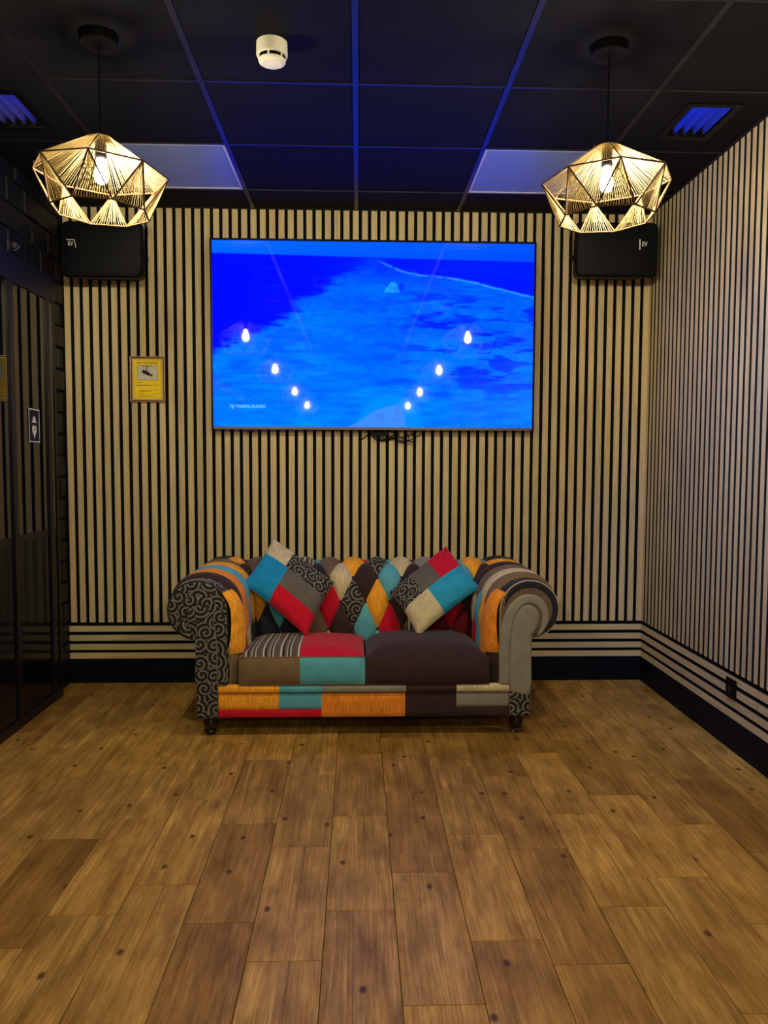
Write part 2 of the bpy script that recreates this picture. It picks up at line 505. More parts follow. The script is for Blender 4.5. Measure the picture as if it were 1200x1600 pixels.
# ceiling --------------------------------------------------------------
mb = MB(); mb.box(XL - .1, XR + .1, YB, .1, H + .24, H + .3)
ceiling = tag(mb.build('ceiling', BLACKM), kind='structure')
TX, TY, T = .113, -.322, .6
xe = [XL, TX - 2 * T, TX - T, TX, TX + T, TX + 2 * T, XR]
ye = [0.0] + [TY - T * j for j in range(0, 19)]
ct_cache = {}
def ctile(w, l):
    key = (round(w, 3), round(l, 3))
    if key not in ct_cache:
        b = MB(); b.box(-w / 2, w / 2, -l / 2, l / 2, 0, .012); ct_cache[key] = b.mesh('ceiling_tile', CTILE)
    return ct_cache[key]
bar = .011
VENTS = [(1.475, 1.712, -1.418, -1.060), (-1.462, -1.228, -1.415, -1.045)]
for i in range(len(xe) - 1):
    for j in range(len(ye) - 1):
        x0_, x1_, y1_, y0_ = xe[i], xe[i + 1], ye[j], ye[j + 1]
        if j == 1 and i in (1, 4): continue           # the two light panels
        if j == 2 and i in (0, 5):                    # tiles cut round the vents
            vx0, vx1, vy0, vy1 = VENTS[0 if i == 5 else 1]
            b = MB()
            b.box(x0_, vx0, y0_, y1_, H, H + .012); b.box(vx1, x1_, y0_, y1_, H, H + .012)
            b.box(vx0, vx1, y0_, vy0, H, H + .012); b.box(vx0, vx1, vy1, y1_, H, H + .012)
            b.build('ceiling_tile', CTILE, ceiling)
            continue
        inst('ceiling_tile', ctile(x1_ - x0_ - .002, y1_ - y0_ - .002), ((x0_ + x1_) / 2, (y0_ + y1_) / 2, H), ceiling)
for x in xe[1:-1]:
    b = MB(); b.box(x - bar, x + bar, YB, -.014, H - .004, H - .0002); b.build('grid_bar', GRID, ceiling)
for y in ye[1:]:
    for i in range(len(xe) - 1):
        b = MB(); b.box(xe[i] + (bar if i else 0), xe[i + 1] - (bar if i < 5 else .014), y - bar * .6, y + bar * .6, H - .004, H - .0002)
        b.build('grid_bar', GRID, ceiling)

# ================================================================== LIGHT PANELS IN THE CEILING
PANEL = mat('opal_diffuser_tv_blue', (.17, .24, .36), .42, .6)  # blue of the television's light mixed into the white diffuser's base colour
PFRAME = mat('white_panel_frame', (.48, .49, .52), .4, .4)
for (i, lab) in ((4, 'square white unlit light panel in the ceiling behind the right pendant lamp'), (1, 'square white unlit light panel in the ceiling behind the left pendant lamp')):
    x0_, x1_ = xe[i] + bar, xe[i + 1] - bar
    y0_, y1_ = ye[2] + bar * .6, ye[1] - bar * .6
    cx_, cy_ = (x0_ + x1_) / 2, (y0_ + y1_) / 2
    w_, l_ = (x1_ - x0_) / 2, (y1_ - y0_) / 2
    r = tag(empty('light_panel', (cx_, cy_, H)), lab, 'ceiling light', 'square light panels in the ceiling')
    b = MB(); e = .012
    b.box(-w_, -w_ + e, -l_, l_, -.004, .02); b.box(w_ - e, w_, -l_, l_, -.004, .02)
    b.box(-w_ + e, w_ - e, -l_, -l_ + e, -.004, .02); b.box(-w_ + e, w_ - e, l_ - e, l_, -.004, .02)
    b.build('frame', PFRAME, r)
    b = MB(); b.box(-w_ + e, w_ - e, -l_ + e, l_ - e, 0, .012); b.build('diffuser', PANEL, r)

# vents ------------------------------------------------------------------
VPL = mat('vent_blade', (.22, .24, .27), .32, .6, 1.0)
for n_, (vx0, vx1, vy0, vy1) in enumerate(VENTS):
    cx_, cy_ = (vx0 + vx1) / 2, (vy0 + vy1) / 2
    w_, l_ = (vx1 - vx0) / 2, (vy1 - vy0) / 2
    r = tag(empty('air_vent', (cx_, cy_, H)), ['black air vent in the ceiling near the right slatted wall', 'black air vent in the ceiling at the left edge above the brick wall'][n_], 'vent', 'ceiling air vents')
    b = MB(); e = .03
    b.box(-w_, -w_ + e, -l_, l_, -.006, -.0005); b.box(w_ - e, w_, -l_, l_, -.006, -.0005)
    b.box(-w_ + e, w_ - e, -l_, -l_ + e, -.006, -.0005); b.box(-w_ + e, w_ - e, l_ - e, l_, -.006, -.0005)
    b.build('frame', BLACK, r)
    b = MB(); t_ = .002; dz = .20
    b.box(-w_, -w_ + t_, -l_, l_, .0, dz); b.box(w_ - t_, w_, -l_, l_, 0, dz)
    b.box(-w_ + t_, w_ - t_, -l_, -l_ + t_, 0, dz); b.box(-w_ + t_, w_ - t_, l_ - t_, l_, 0, dz)
    b.box(-w_, w_, -l_, l_, dz, dz + .002)
    b.build('duct_collar', BLACKM, r)
    s_ = 1 if n_ == 0 else -1
    for q in range(4):
        xr = w_ - e - .002 - q * .044
        pts = [(xr * s_, .004), ((xr - .046) * s_, .050), ((xr - .046) * s_, .0525), (xr * s_, .0065)]
        b = MB()
        b.v = [(x_, -l_ + .004, z_) for x_, z_ in pts] + [(x_, l_ - .004, z_) for x_, z_ in pts]
        for k in range(4): b.f.append((k, (k + 1) % 4, 4 + (k + 1) % 4, 4 + k))
        b.f += [(0, 1, 2, 3), (7, 6, 5, 4)]; b.m = [0] * 6; b.uv = [(0, 0)] * 24
        b.build('blade', VPL, r)


# ================================================================== SMOKE DETECTOR
r = tag(empty('smoke_detector', (-.180, -1.81, H)), 'round white smoke detector on the black ceiling', 'smoke detector')
b = MB(); b.lathe([(.050, -.0), (.054, -.003), (.055, -.045), (.0535, -.050), (.048, -.051), (.044, -.046), (.02, -.046)], n=40); b.build('base', WHITEP, r, smooth=False)
b = MB(); b.lathe([(.0435, -.045), (.0435, -.064)], n=24); b.build('mesh_chamber', BLACK, r)
b = MB(); b.lathe([(.047, -.0615), (.048, -.064), (.046, -.070), (.034, -.0765), (.032, -.0765), (.012, -.0785), (.001, -.0785)], n=40); b.build('cap', WHITEP, r, smooth=False)
for k in range(6):
    a = 2 * PI * (k + .35) / 6
    b = MB(); c_, s_ = math.cos(a), math.sin(a)
    b.tube([(.0475 * c_, .0475 * s_, -.048), (.0455 * c_, .0455 * s_, -.066)], .0035, 5); b.build('post', WHITEP, r)

# ================================================================== PENDANT LAMPS
STRAW = mat('straw_string', (.30, .24, .135), .8, .1)
N = NT(STRAW)
trl = N.n('ShaderNodeBsdfTranslucent'); trl.inputs[0].default_value = (.32, .25, .12, 1)
mx = N.n('ShaderNodeMixShader'); mx.inputs[0].default_value = .45
out = [n for n in N.t.nodes if n.type == 'OUTPUT_MATERIAL'][0]
N.l(N.b.outputs[0], mx.inputs[1]); N.l(trl.outputs[0], mx.inputs[2]); N.l(mx.outputs[0], out.inputs[0])
RIB = mat('wrapped_frame_rod', (.07, .040, .022), .8, .1)
BULB = mat('lit_bulb', (1, 1, 1), .5, .1, emit=BULB_COLOR, estr=BULB_STRENGTH)

def make_pendant(x, y, phase_, lab, tilt):
    r = tag(empty('pendant_lamp', (x, y, H)), lab, 'pendant lamp', 'rattan style string pendant lamps')
    b = MB(); b.lathe([(.058, 0), (.064, -.003), (.065, -.030), (.062, -.034), (.001, -.034)], n=36); b.build('ceiling_canopy', BLACK, r)
    zt, zw, zb = 2.458 - H, 2.337 - H, 2.205 - H
    b = MB(); b.tube([(0, 0, -.034), (0, 0, zt + .01)], .0028, 6); b.build('cord', BLACK, r)
    b = MB(); b.lathe([(.004, zt + .012), (.018, zt + .008), (.020, zt - .066), (.016, zt - .072)], n=16); b.build('lamp_holder', BLACK, r)
    b = MB()
    b.lathe([(.010, zt - .070), (.013, zt - .080), (.015, zt - .094), (.021, zt - .112), (.0235, zt - .128), (.021, zt - .143), (.014, zt - .154), (.003, zt - .158)], n=14)
    b.build('bulb', BULB, r, smooth=True)
    rs = random.Random(int(phase_ * 100) + 7)
    base = Vector((0, 0, zw))
    R3 = Matrix.Rotation(tilt, 3, 'Y')
    def tp(p): p = Vector(p); return base + R3 @ (p - base)
    def ring(R, z, ph, n=8): return [Vector((R * math.sin(ph + 2 * PI * k / n), -R * math.cos(ph + 2 * PI * k / n), z)) for k in range(n)]
    top = ring(.040, zt, phase_); wide = ring(.228, zw, phase_); low = ring(.168, zb, phase_ + PI / 8)
    rods = MB(); st = MB()
    def rod(a, c, rad=.0031): rods.tube([tp(a), tp(c)], rad, 5)
    def fan(a0, a1, c0, c1, n):
        for i in range(n + 1):
            u = i / n
            p = a0.lerp(a1, u) + Vector([rs.uniform(-.0012, .0012) for _ in range(3)])
            q = c0.lerp(c1, u) + Vector([rs.uniform(-.0012, .0012) for _ in range(3)])
            m_ = (p + q) / 2 + Vector([rs.uniform(-.001, .001) for _ in range(3)])
            st.tube([tp(p), tp(m_), tp(q)], rs.uniform(.0008, .0013), 3, cap=False)
    for k in range(8):
        k2 = (k + 1) % 8
        rod(top[k], top[k2], .0022); rod(wide[k], wide[k2]); rod(low[k], low[k2])
        rod(top[k], wide[k], .0022)
        rod(wide[k], low[k]); rod(wide[k2], low[k])
        fan(top[k], top[k2], wide[k], wide[k2], 19)
        # apex-up triangle hanging from this wide vertex, between low[k-1] and low[k]
        a = wide[k]; l0, l1 = low[k - 1], low[k]
        fan(a + (l0 - a) * .02, a + (l1 - a) * .02, l0, l1, 14)
    rods.build('frame', RIB, r)
    so = st.build('woven_string', STRAW, r); tag(so, kind='stuff')
    fr = MB()
    for _ in range(60):
        k = rs.randrange(8); u = rs.random(); p = wide[k].lerp(wide[(k + 1) % 8], u) if rs.random() < .5 else top[k].lerp(wide[k], rs.random())
        d = Vector([rs.uniform(-.007, .007) for _ in range(3)]) + Vector((0, 0, .003))
        fr.tube([tp(p), tp(p + d), tp(p + d * 1.5 + Vector((0, 0, -.004)))], .0004, 3, cap=False)
    tag(fr.build('loose_fibre', STRAW, r), kind='stuff')
    return r
lamp_l = make_pendant(-.777, -1.83, math.radians(8), 'woven straw pendant lamp hanging at the left above the black speaker', math.radians(1.3))
lamp_r = make_pendant(1.014, -1.83, math.radians(-6), 'woven straw pendant lamp hanging at the right near the slatted side wall', math.radians(-1.0))
def dup(root, loc, label):
    c_ = root.copy(); COL.objects.link(c_); c_.location = loc; c_['label'] = label
    for ch in root.children:
        d = ch.copy(); COL.objects.link(d); d.parent = c_
    return c_
for q, yy in enumerate((-4.05, -6.7, -9.4)):
    dup(lamp_l, (-.777, yy, H), 'woven straw pendant lamp behind the viewer, left row, %s from the television' % ['second', 'third', 'fourth'][q])
    dup(lamp_r, (1.014, yy, H), 'woven straw pendant lamp behind the viewer, right row, %s from the television' % ['second', 'third', 'fourth'][q])

# ================================================================== TELEVISION
tv = tag(empty('television', (.2175, -.03, 1.52)), 'large flat television on the slatted back wall showing a blue sea', 'television')
TW_, TH_ = 1.893, 1.094
bz, bb = .012, .016
b = MB(); hw = TW_ / 2
b.box(-hw, hw, -.028, .0, 0.01, TH_ - .01)
b.build('back_shell', BLACK, tv)
b = MB()
b.box(-hw, hw, -.045, -.028, TH_ - bz, TH_); b.box(-hw, -hw + bz, -.045, -.028, 0, TH_ - bz); b.box(hw - bz, hw, -.045, -.028, 0, TH_ - bz)
b.build('bezel', BLACK, tv)
b = MB(); b.box(-hw + bz, hw - bz, -.047, -.028, 0, bb); tag(b.build('bottom_bezel', mat('grey_metal_strip', (.10, .10, .12), .45, .4, .5), tv), 'brushed metal lower edge')
b = MB(); b.box(-hw + .19, -hw + .25, -.044, -.030, -.009, 0); b.build('sensor', BLACK, tv)
b = MB(); b.box(-.25, .25, .0, .029, .35, .75); b.build('wall_bracket', BLACKM, tv)
# picture: computed colours, one vertex per picture cell
nu, nv = 470, 262
U, V = np.meshgrid(np.linspace(0, 1, nu + 1), np.linspace(0, 1, nv + 1))
def fbm(U, V, sx, sy, seed, octs=5):
    rg = np.random.default_rng(seed); out_ = np.zeros_like(U); amp = 1.0; tot = 0
    for o in range(octs):
        gx, gy = int(sx * 2 ** o) + 2, int(sy * 2 ** o) + 2
        g_ = rg.random((gy + 1, gx + 1))
        x = U * (gx - 1); y = V * (gy - 1); xi = x.astype(int); yi = y.astype(int); fx = x - xi; fy = y - yi
        fx = fx * fx * (3 - 2 * fx); fy = fy * fy * (3 - 2 * fy)
        xi2 = np.minimum(xi + 1, gx); yi2 = np.minimum(yi + 1, gy)
        out_ += amp * ((g_[yi, xi] * (1 - fx) + g_[yi, xi2] * fx) * (1 - fy) + (g_[yi2, xi] * (1 - fx) + g_[yi2, xi2] * fx) * fy)
        tot += amp; amp *= .55
    return out_ / tot
def sst(a, b, x):
    t = np.clip((x - a) / (b - a), 0, 1); return t * t * (3 - 2 * t)
f1 = fbm(U, V, 5, 14, 1); f2 = fbm(U, V, 14, 50, 2); f3 = fbm(U, V, 60, 60, 3, 3); f4 = fbm(U, V, 9, 30, 5)
persp = np.clip((V - .08) / .92, 0, 1)
Gs = 92 + 32 * persp ** .7 + (f1 - .5) * 60 * (1 - .3 * persp) + (f2 - .5) * 55 + (f3 - .5) * 22
Rs = np.zeros_like(U)
dk = sst(.52, .62, f4) * sst(.45, .7, U) * sst(.2, .36, V) * (1 - sst(.72, .9, V)); Gs -= dk * 50
dk2 = sst(.5, .62, f2) * sst(.25, .5, U) * (1 - sst(.5, .8, V)) * sst(.12, .2, V); Gs -= dk2 * 22
lb = np.interp(U[0], [0, .08, .16, .22, .28, .33, .37, .42, .5], [.56, .50, .44, .38, .31, .27, .20, .14, .075])[None, :] + (f2 - .5) * .16 + (f1 - .5) * .10
deep = (1 - sst(-.03, .05, V - lb)); Gs = Gs * (1 - deep) + deep * (10 + 30 * sst(.35, 1, 1 - V) * sst(.26, .5, U))
md = sst(.3, .5, U) * (1 - sst(.10, .24, V)); Gs = Gs * (1 - .35 * md)
sl = np.interp(U[0], [.5, .52, .59, .66, .75, .83, .94, 1], [.09, .105, .155, .175, .19, .215, .262, .285])[None, :] + (f3 - .5) * .012
rd = (1 - sst(-.004, .004, V - sl)) * sst(.5, .56, U); Gs = Gs * (1 - rd) + rd * (26 + (f2 - .5) * 14)
foam = np.exp(-((V - sl) / .006) ** 2) * sst(.5, .54, U) * sst(.42, .55, f3 + .25 * f4); Gs += foam * 80; Rs += foam * 45
hz = .067 + .030 * U
sky = 1 - sst(-.004, .004, V - hz)
Gs = Gs * (1 - sky) + sky * (108 - 22 * U - 120 * V)
isl = (np.abs(U - .557) < .026 - .35 * np.maximum(.265 - V, 0) + (f3 - .5) * .01) & (V > .212 + (f3 - .5) * .02) & (V < .268)
Gs = np.where(isl, 150 + (f3 - .5) * 70, Gs); Rs = np.where(isl, 22, Rs)
ish = (np.abs(U - .585) < .008 + (f3 - .5) * .01) & (V > .215) & (V < .262); Gs = np.where(ish, 60, Gs)
bt = np.interp(U[0], [.41, .45, .5, .54, .575, .59, .598, .602], [1.0, .965, .905, .882, .868, .89, .94, 1.02])[None, :]
beach = sst(0, .012, V - bt) * (U > .41) * (U < .602)
halo = np.exp(-(np.maximum(np.sqrt(((U - .55) / .09) ** 2 + ((V - 1.0) / .16) ** 2) - 1, 0) * 6) ** 2); Gs = Gs * (1 - halo) + halo * 142
Gs = Gs * (1 - beach) + beach * (140 + (f3 - .5) * 30); Rs = Rs * (1 - beach) + beach * 62
def lin(c): c = np.clip(c, 0, 255) / 255; return np.where(c < .04045, c / 12.92, ((c + .055) / 1.055) ** 2.4)
col = np.stack([lin(Rs), lin(Gs), np.full_like(U, TV_BLUE), np.ones_like(U)], -1)
sw, s0, s1 = hw - bz, bb, TH_ - bz
X_ = -sw + 2 * sw * U; Z_ = s1 + (s0 - s1) * V
verts = np.stack([X_, np.full_like(U, -.040), Z_], -1).reshape(-1, 3)
idx = np.arange((nu + 1) * (nv + 1)).reshape(nv + 1, nu + 1)
faces = np.stack([idx[1:, :-1], idx[1:, 1:], idx[:-1, 1:], idx[:-1, :-1]], -1).reshape(-1, 4)
me = bpy.data.meshes.new('screen')
me.vertices.add(len(verts)); me.vertices.foreach_set('co', verts.ravel())
me.loops.add(faces.size); me.loops.foreach_set('vertex_index', faces.ravel())
me.polygons.add(len(faces)); me.polygons.foreach_set('loop_start', np.arange(0, faces.size, 4)); me.polygons.foreach_set('loop_total', np.full(len(faces), 4))
me.update(); me.validate()
ca = me.color_attributes.new('picture', 'FLOAT_COLOR', 'POINT'); ca.data.foreach_set('color', col.reshape(-1, 4).ravel())
SCR = mat('lit_screen', (.0, .0, .0), .03, .11)
N = NT(SCR); at_ = N.n('ShaderNodeAttribute', attribute_name='picture')
N.l(at_.outputs['Color'], N.b.inputs['Emission Color']); N.b.inputs['Emission Strength'].default_value = 1.0
me.materials.append(SCR)
scr = bpy.data.objects.new('screen', me); COL.objects.link(scr); scr.parent = tv

def text_mesh(name, body, size, m, parent, loc, rot, extrude=.0003, align='CENTER', sx=1.0, bold=0.0):
    cu = bpy.data.curves.new(name, 'FONT'); cu.body = body; cu.size = size; cu.extrude = extrude
    cu.align_x = align; cu.align_y = 'CENTER'; cu.offset = bold; cu.resolution_u = 2
    t = bpy.data.objects.new(name, cu); COL.objects.link(t)
    dg = bpy.context.evaluated_depsgraph_get(); dg.update()
    m_ = bpy.data.meshes.new_from_object(t.evaluated_get(dg)); m_.materials.clear(); m_.materials.append(m)
    bpy.data.objects.remove(t)
    o = bpy.data.objects.new(name, m_); COL.objects.link(o); o.parent = parent
    o.location = loc; o.rotation_euler = rot; o.scale = (sx, 1, 1)
    return o
CAP = mat('lit_caption', (0, 0, 0), .4, .1, emit=(.28, .70, 2.6), estr=1.0)
text_mesh('caption', 'FIJI YASAWA ISLANDS', .0265, CAP, tv, (-hw + .108, -.0412, .133), (PI / 2, 0, 0), .0002, 'LEFT', .80)

# cables hanging under the television ------------------------------
CABLE = mat('black_cable', (.003, .003, .004), .5, .12)
rc = random.Random(3)
b = MB()
for q in range(6):
    x_ = .23 + .03 * q; ph = rc.random() * 6
    pts = [(x_ + .10 * math.cos(ph + t * 3.3) * (1 - .3 * t) + .01 * q, -.012 - .006 * q % 3 - .01 * math.sin(5 * t + ph) * .5, 1.527 - .062 * math.sin(PI * t) - .006 * q * t) for t in [k / 14 for k in range(15)]]
    b.tube(pts, .0032, 6)
b.tube([(.38, -.02, 1.527), (.36, -.022, 1.48), (.32, -.022, 1.468), (.25, -.02, 1.477), (.23, -.02, 1.527)], .0035, 6)
b.tube([(.31, -.02, 1.527), (.30, -.022, 1.475), (.29, -.022, 1.452), (.275, -.022, 1.458), (.28, -.022, 1.475)], .003, 6)
b.tube([(.30, -.02, 1.478), (.37, -.022, 1.474), (.46, -.02, 1.505), (.48, -.02, 1.527)], .003, 6)
b.box(.20, .31, -.030, -.006, 1.487, 1.512)
tag(b.build('cable_bundle', CABLE, smooth=False), 'tangle of black cables hanging below the middle of the television', 'cables')

# ================================================================== SPEAKERS
GRILLE = mat('speaker_grille', (.0035, .0038, .007), .5, .14)
N = NT(GRILLE); tc = N.n('ShaderNodeTexCoord'); vo = N.n('ShaderNodeTexVoronoi', i_Scale=260.0, i_Randomness=0.0)
N.l(tc.outputs['Object'], vo.inputs['Vector'])
bp = N.n('ShaderNodeBump', i_Strength=.5, i_Distance=.002); N.l(vo.outputs['Distance'], bp.inputs['Height']); N.l(bp.outputs[0], N.b.inputs['Normal'])
LOGO = mat('silver_logo', (.62, .62, .62), .4, .5)
def prism_xz(mb_, poly, y0, y1, mi=0, taper=1.0, cx=0, cz=0):
    n = len(mb_.v); k = len(poly)
    mb_.v += [(x, y0, z) for x, z in poly] + [(cx + (x - cx) * taper, y1, cz + (z - cz) * taper) for x, z in poly]
    for i in range(k):
        mb_.f.append((n + i, n + (i + 1) % k, n + k + (i + 1) % k, n + k + i)); mb_.m.append(mi); mb_.uv += [(0, 0)] * 4
    mb_.f.append(tuple(range(n, n + k))); mb_.m.append(mi); mb_.uv += [(0, 0)] * k
    mb_.f.append(tuple(range(n + k, n + 2 * k))[::-1]); mb_.m.append(mi); mb_.uv += [(0, 0)] * k
def rrect(x0, x1, z0, z1, r, bulge=0, n=5):
    pts = []
    for (cx_, cz_, a0) in ((x1 - r, z0 + r, -PI / 2), (x1 - r, z1 - r, 0), (x0 + r, z1 - r, PI / 2), (x0 + r, z0 + r, PI)):
        for i in range(n + 1):
            a = a0 + PI / 2 * i / n
            pts.append((cx_ + r * math.cos(a), cz_ + r * math.sin(a)))
    return pts
def speaker(x0, x1, z0, z1, side, lab):
    cx_, cz_ = (x0 + x1) / 2, (z0 + z1) / 2; w, h = (x1 - x0) / 2, (z1 - z0) / 2
    r = tag(empty('loudspeaker', (cx_, -.05, cz_)), lab, 'loudspeaker', 'black loudspeakers in the upper corners')
    b = MB(); prism_xz(b, rrect(-w, w, -h, h, .035), -.185, .0, taper=.80); o = b.build('cabinet', BLACK, r, bevel=.003)
    b = MB()
    def gf(u, v):
        x = (-w + .008) + (2 * w - .016) * u; z = (-h + .008) + (2 * h - .016) * v
        # rounded corners
        ex, ez = abs(2 * u - 1), abs(2 * v - 1)
        y = -.205 - .014 * (1 - ex ** 4) * (1 - ez ** 4) - .006 * (1 - (2 * u - 1) ** 2)
        k = 1 - .035 * (ex * ez) ** 6
        return (x * k, y, z * k)
    b.grid(gf, 16, 10)
    b.v += [(x, -.186, z) for x, z in ((-w + .008, -h + .008), (w - .008, -h + .008), (w - .008, h - .008), (-w + .008, h - .008))]
    b.build('grille', GRILLE, r, smooth=True)
    b = MB(); prism_xz(b, rrect(-w + .004, w - .004, -h + .004, h - .004, .034), -.206, -.185); b.build('front_rim', BLACK, r)
    # bracket to the wall
    b = MB(); b.box(-.06, .06, 0, .048, -.06, .06); b.box(-w * .9, w * .9, -.012, .0, -.015, .015); b.build('wall_bracket', BLACKM, r)
    # logo
    if side > 0:
        lx, lz = w - .098, .022
        b = MB(); b.box(lx - .018, lx - .012, -.2305, -.2255, lz - .030, lz + .026); b.build('logo_bar', LOGO, r)
        text_mesh('logo_letters', 'EV', .034, LOGO, r, (lx + .012, -.2275, lz), (PI / 2, 0, 0), .001, 'CENTER', .85, .0006)
    else:
        lx, lz = -w + .062, .022
        b = MB(); b.box(lx - .022, lx + .022, -.2265, -.2215, lz + .019, lz + .022)
        n0 = len(b.v); b.tube([(lx + .021, -.224, lz + .020), (lx + .025, -.224, lz + .002), (lx + .028, -.224, lz - .022)], .0022, 5); b.build('logo_bar', LOGO, r)
        text_mesh('logo_letters', 'EV', .032, LOGO, r, (lx, -.2245, lz - .001), (PI / 2, 0, 0), .001, 'CENTER', .80, .0002)
    # safety wire loops at the ends
    for sgn in (-1, 1):
        b = MB(); ex = sgn * w
        b.tube([(ex * .93, -.10, h - .01), (ex * .98, -.13, h + .012), (ex * 1.03, -.14, h + .008), (ex * 1.06, -.13, h - .025), (ex * 1.03, -.11, h - .05)], .0022, 5)
        b.tube([(ex * .90, -.10, h + .0), (ex * .92, -.12, h + .018), (ex * .97, -.11, h + .022), (ex * 1.0, -.08, h - .005)], .0018, 5)
        b.build('safety_wire', SILVER, r)
    return r
speaker(-1.508, -1.062, 2.345, 2.645, -1, 'black loudspeaker on the back wall below the left pendant lamp')
speaker(1.345, 1.812, 2.380, 2.680, 1, 'black loudspeaker in the right corner below the right pendant lamp')

# ================================================================== FRAMED NOTICE
r = tag(empty('framed_notice', (-1.110, -.001, 1.812)), 'yellow video surveillance notice in a gilt frame on the slatted wall', 'notice')
GOLD = mat('gilt_frame', (.62, .36, .15), .3, .5, .7)
DKF = mat('dark_frame_inlay', (.05, .018, .012), .4)
YEL = mat('yellow_paper', (.95, .68, .03), .6, .2)
WHT = mat('white_print', (.60, .58, .52), .6, .2)
INK = mat('black_ink', (.015, .015, .012), .6, .2)
REDI = mat('red_ink', (.6, .10, .04), .6, .2)
w, h = .102, .133
def ringbox(b, w0, h0, w1, h1, y0, y1):
    b.box(-w0, -w1, y0, y1, -h0, h0); b.box(w1, w0, y0, y1, -h0, h0); b.box(-w1, w1, y0, y1, h1, h0); b.box(-w1, w1, y0, y1, -h0, -h1)
b = MB(); ringbox(b, w, h, w - .005, h - .005, -.016, 0); b.build('frame', GOLD, r, bevel=.001)
b = MB(); ringbox(b, w - .005, h - .005, w - .011, h - .011, -.011, 0); b.build('frame_inlay', DKF, r)
b = MB(); ringbox(b, w - .011, h - .011, w - .015, h - .015, -.013, 0); b.build('inner_frame', GOLD, r)
b = MB(); b.box(-w + .015, w - .015, -.006, 0, -h + .015, h - .015); b.build('backing_paper', mat('pale_yellow_paper', (.62, .50, .20), .6, .2), r)
b = MB(); b.box(-w + .020, w - .022, -.0068, -.006, -h + .021, h - .019); b.build('yellow_sheet', YEL, r)
b = MB(); ringbox(b, w - .026, h - .024, w - .0268, h - .0248, -.0072, -.0068); b.build('border_line', INK, r)
text_mesh('heading', 'ZONA VIDEOVIGILADA', .0138, INK, r, (-.001, -.0072, .095), (PI / 2, 0, 0), .0002, 'CENTER', .86, .0002)
b = MB(); b.box(-.060, .058, -.0074, -.0068, -.004, .080); b.build('white_field', WHT, r)
b = MB(); ringbox(b, .0605, .0435, .0592, .0422, -.0078, -.0068)
o = b.build('field_border', INK, r, loc=(-.001, 0, .038))
# camera pictogram
def polyp(name, polys, y0, y1, m, parent, loc=(0, 0, 0)):
    b = MB()
    for p_ in polys: prism_xz(b, p_, y0, y1)
    return b.build(name, m, parent, loc=loc)
def rot2(pts, a, c=(0, 0)):
    ca_, sa_ = math.cos(a), math.sin(a)
    return [(c[0] + x * ca_ - z * sa_, c[1] + x * sa_ + z * ca_) for x, z in pts]
an = math.radians(-24)
cp = (-.006, .036)
polyp('camera_pictogram', [
    [(-.030, .075), (.022, .075), (.022, .0785), (-.030, .0785)],
    [(-.007, .042), (-.003, .042), (-.003, .076), (-.007, .076)],
    rot2([(-.027, -.009), (.020, -.009), (.020, .009), (-.027, .009)], an, cp),
    rot2([(.022, -.005), (.028, -.005), (.036, -.009), (.036, .009), (.028, .005), (.022, .005)], an, cp),
    rot2([(-.029, .010), (.018, .010), (.018, .012), (-.029, .012)], an, cp),
], -.0086, -.0074, INK, r)
b = MB(); rp = random.Random(5)
for (z_, xa, xb) in ((-.018, -.068, -.030), (-.033, -.068, .066), (-.0365, -.068, .020), (-.066, -.045, .060), (-.0705, -.052, .015), (-.083, -.060, -.020), (-.094, -.060, .010), (-.100, -.055, .040)):
    x = xa
    while x < xb:
        l = rp.uniform(.004, .011); b.box(x, min(x + l, xb), -.0072, -.0068, z_ - .0009, z_ + .0009); x += l + .002
tag(b.build('small_print', INK, r), kind='stuff')
b = MB()
for k in range(6): b.box(.022 + k * .006, .026 + k * .006, -.0074, -.0068, -.089 + .0006 * k, -.086 + .0006 * k)
b.box(.058, .063, -.0074, -.0068, -.084, -.079); b.build('printed_logo', REDI, r)

# ================================================================== DOOR SIGN ON THE GLASS
r = tag(empty('door_sign', (GX + .001, -.542, 1.514)), 'small black sign with a white hat and beard pictogram on the dark glass', 'sign')
SGW = mat('white_sign_print', (.62, .62, .58), .5, .2)
def yz_poly(name, polys, x0_, x1_, m):
    b = MB()
    for p_ in polys:
        n = len(b.v); k = len(p_)
        b.v += [(x1_, y_, z_) for y_, z_ in p_] + [(x0_, y_, z_) for y_, z_ in p_]
        b.f.append(tuple(range(n, n + k))); b.m.append(0); b.uv += [(0, 0)] * k
        for i in range(k):
            b.f.append((n + i, n + k + i, n + k + (i + 1) % k, n + (i + 1) % k)); b.m.append(0); b.uv += [(0, 0)] * 4
    return b.build(name, m, r)
sw_, sh_ = .066, .086
yz_poly('plate', [[(-sw_, -sh_), (sw_, -sh_), (sw_, sh_), (-sw_, sh_)]], 0, .003, BLACKM)
e = .006
yz_poly('white_border', [[(-sw_, sh_ - e), (sw_, sh_ - e), (sw_, sh_), (-sw_, sh_)], [(-sw_, -sh_), (sw_, -sh_), (sw_, -sh_ + e), (-sw_, -sh_ + e)],
                   [(-sw_, -sh_ + e), (-sw_ + e * .8, -sh_ + e), (-sw_ + e * .8, sh_ - e), (-sw_, sh_ - e)], [(sw_ - e * .8, -sh_ + e), (sw_, -sh_ + e), (sw_, sh_ - e), (sw_ - e * .8, sh_ - e)]], .003, .0036, SGW)
hat = [(.017 * math.cos(a), .026 + .022 * math.sin(a)) for a in [PI * k / 8 for k in range(9)]]
brim = [(-.030, .016), (-.026, .022), (-.018, .026), (.018, .026), (.026, .022), (.030, .016), (.018, .020), (-.018, .020)]
brim2 = [(-.030, .017), (-.017, .021), (-.017, .027), (-.028, .023)]
yz_poly('hat', [hat, [(-.030, .015), (.030, .015), (.022, .025), (-.022, .025)]], .003, .0038, SGW)
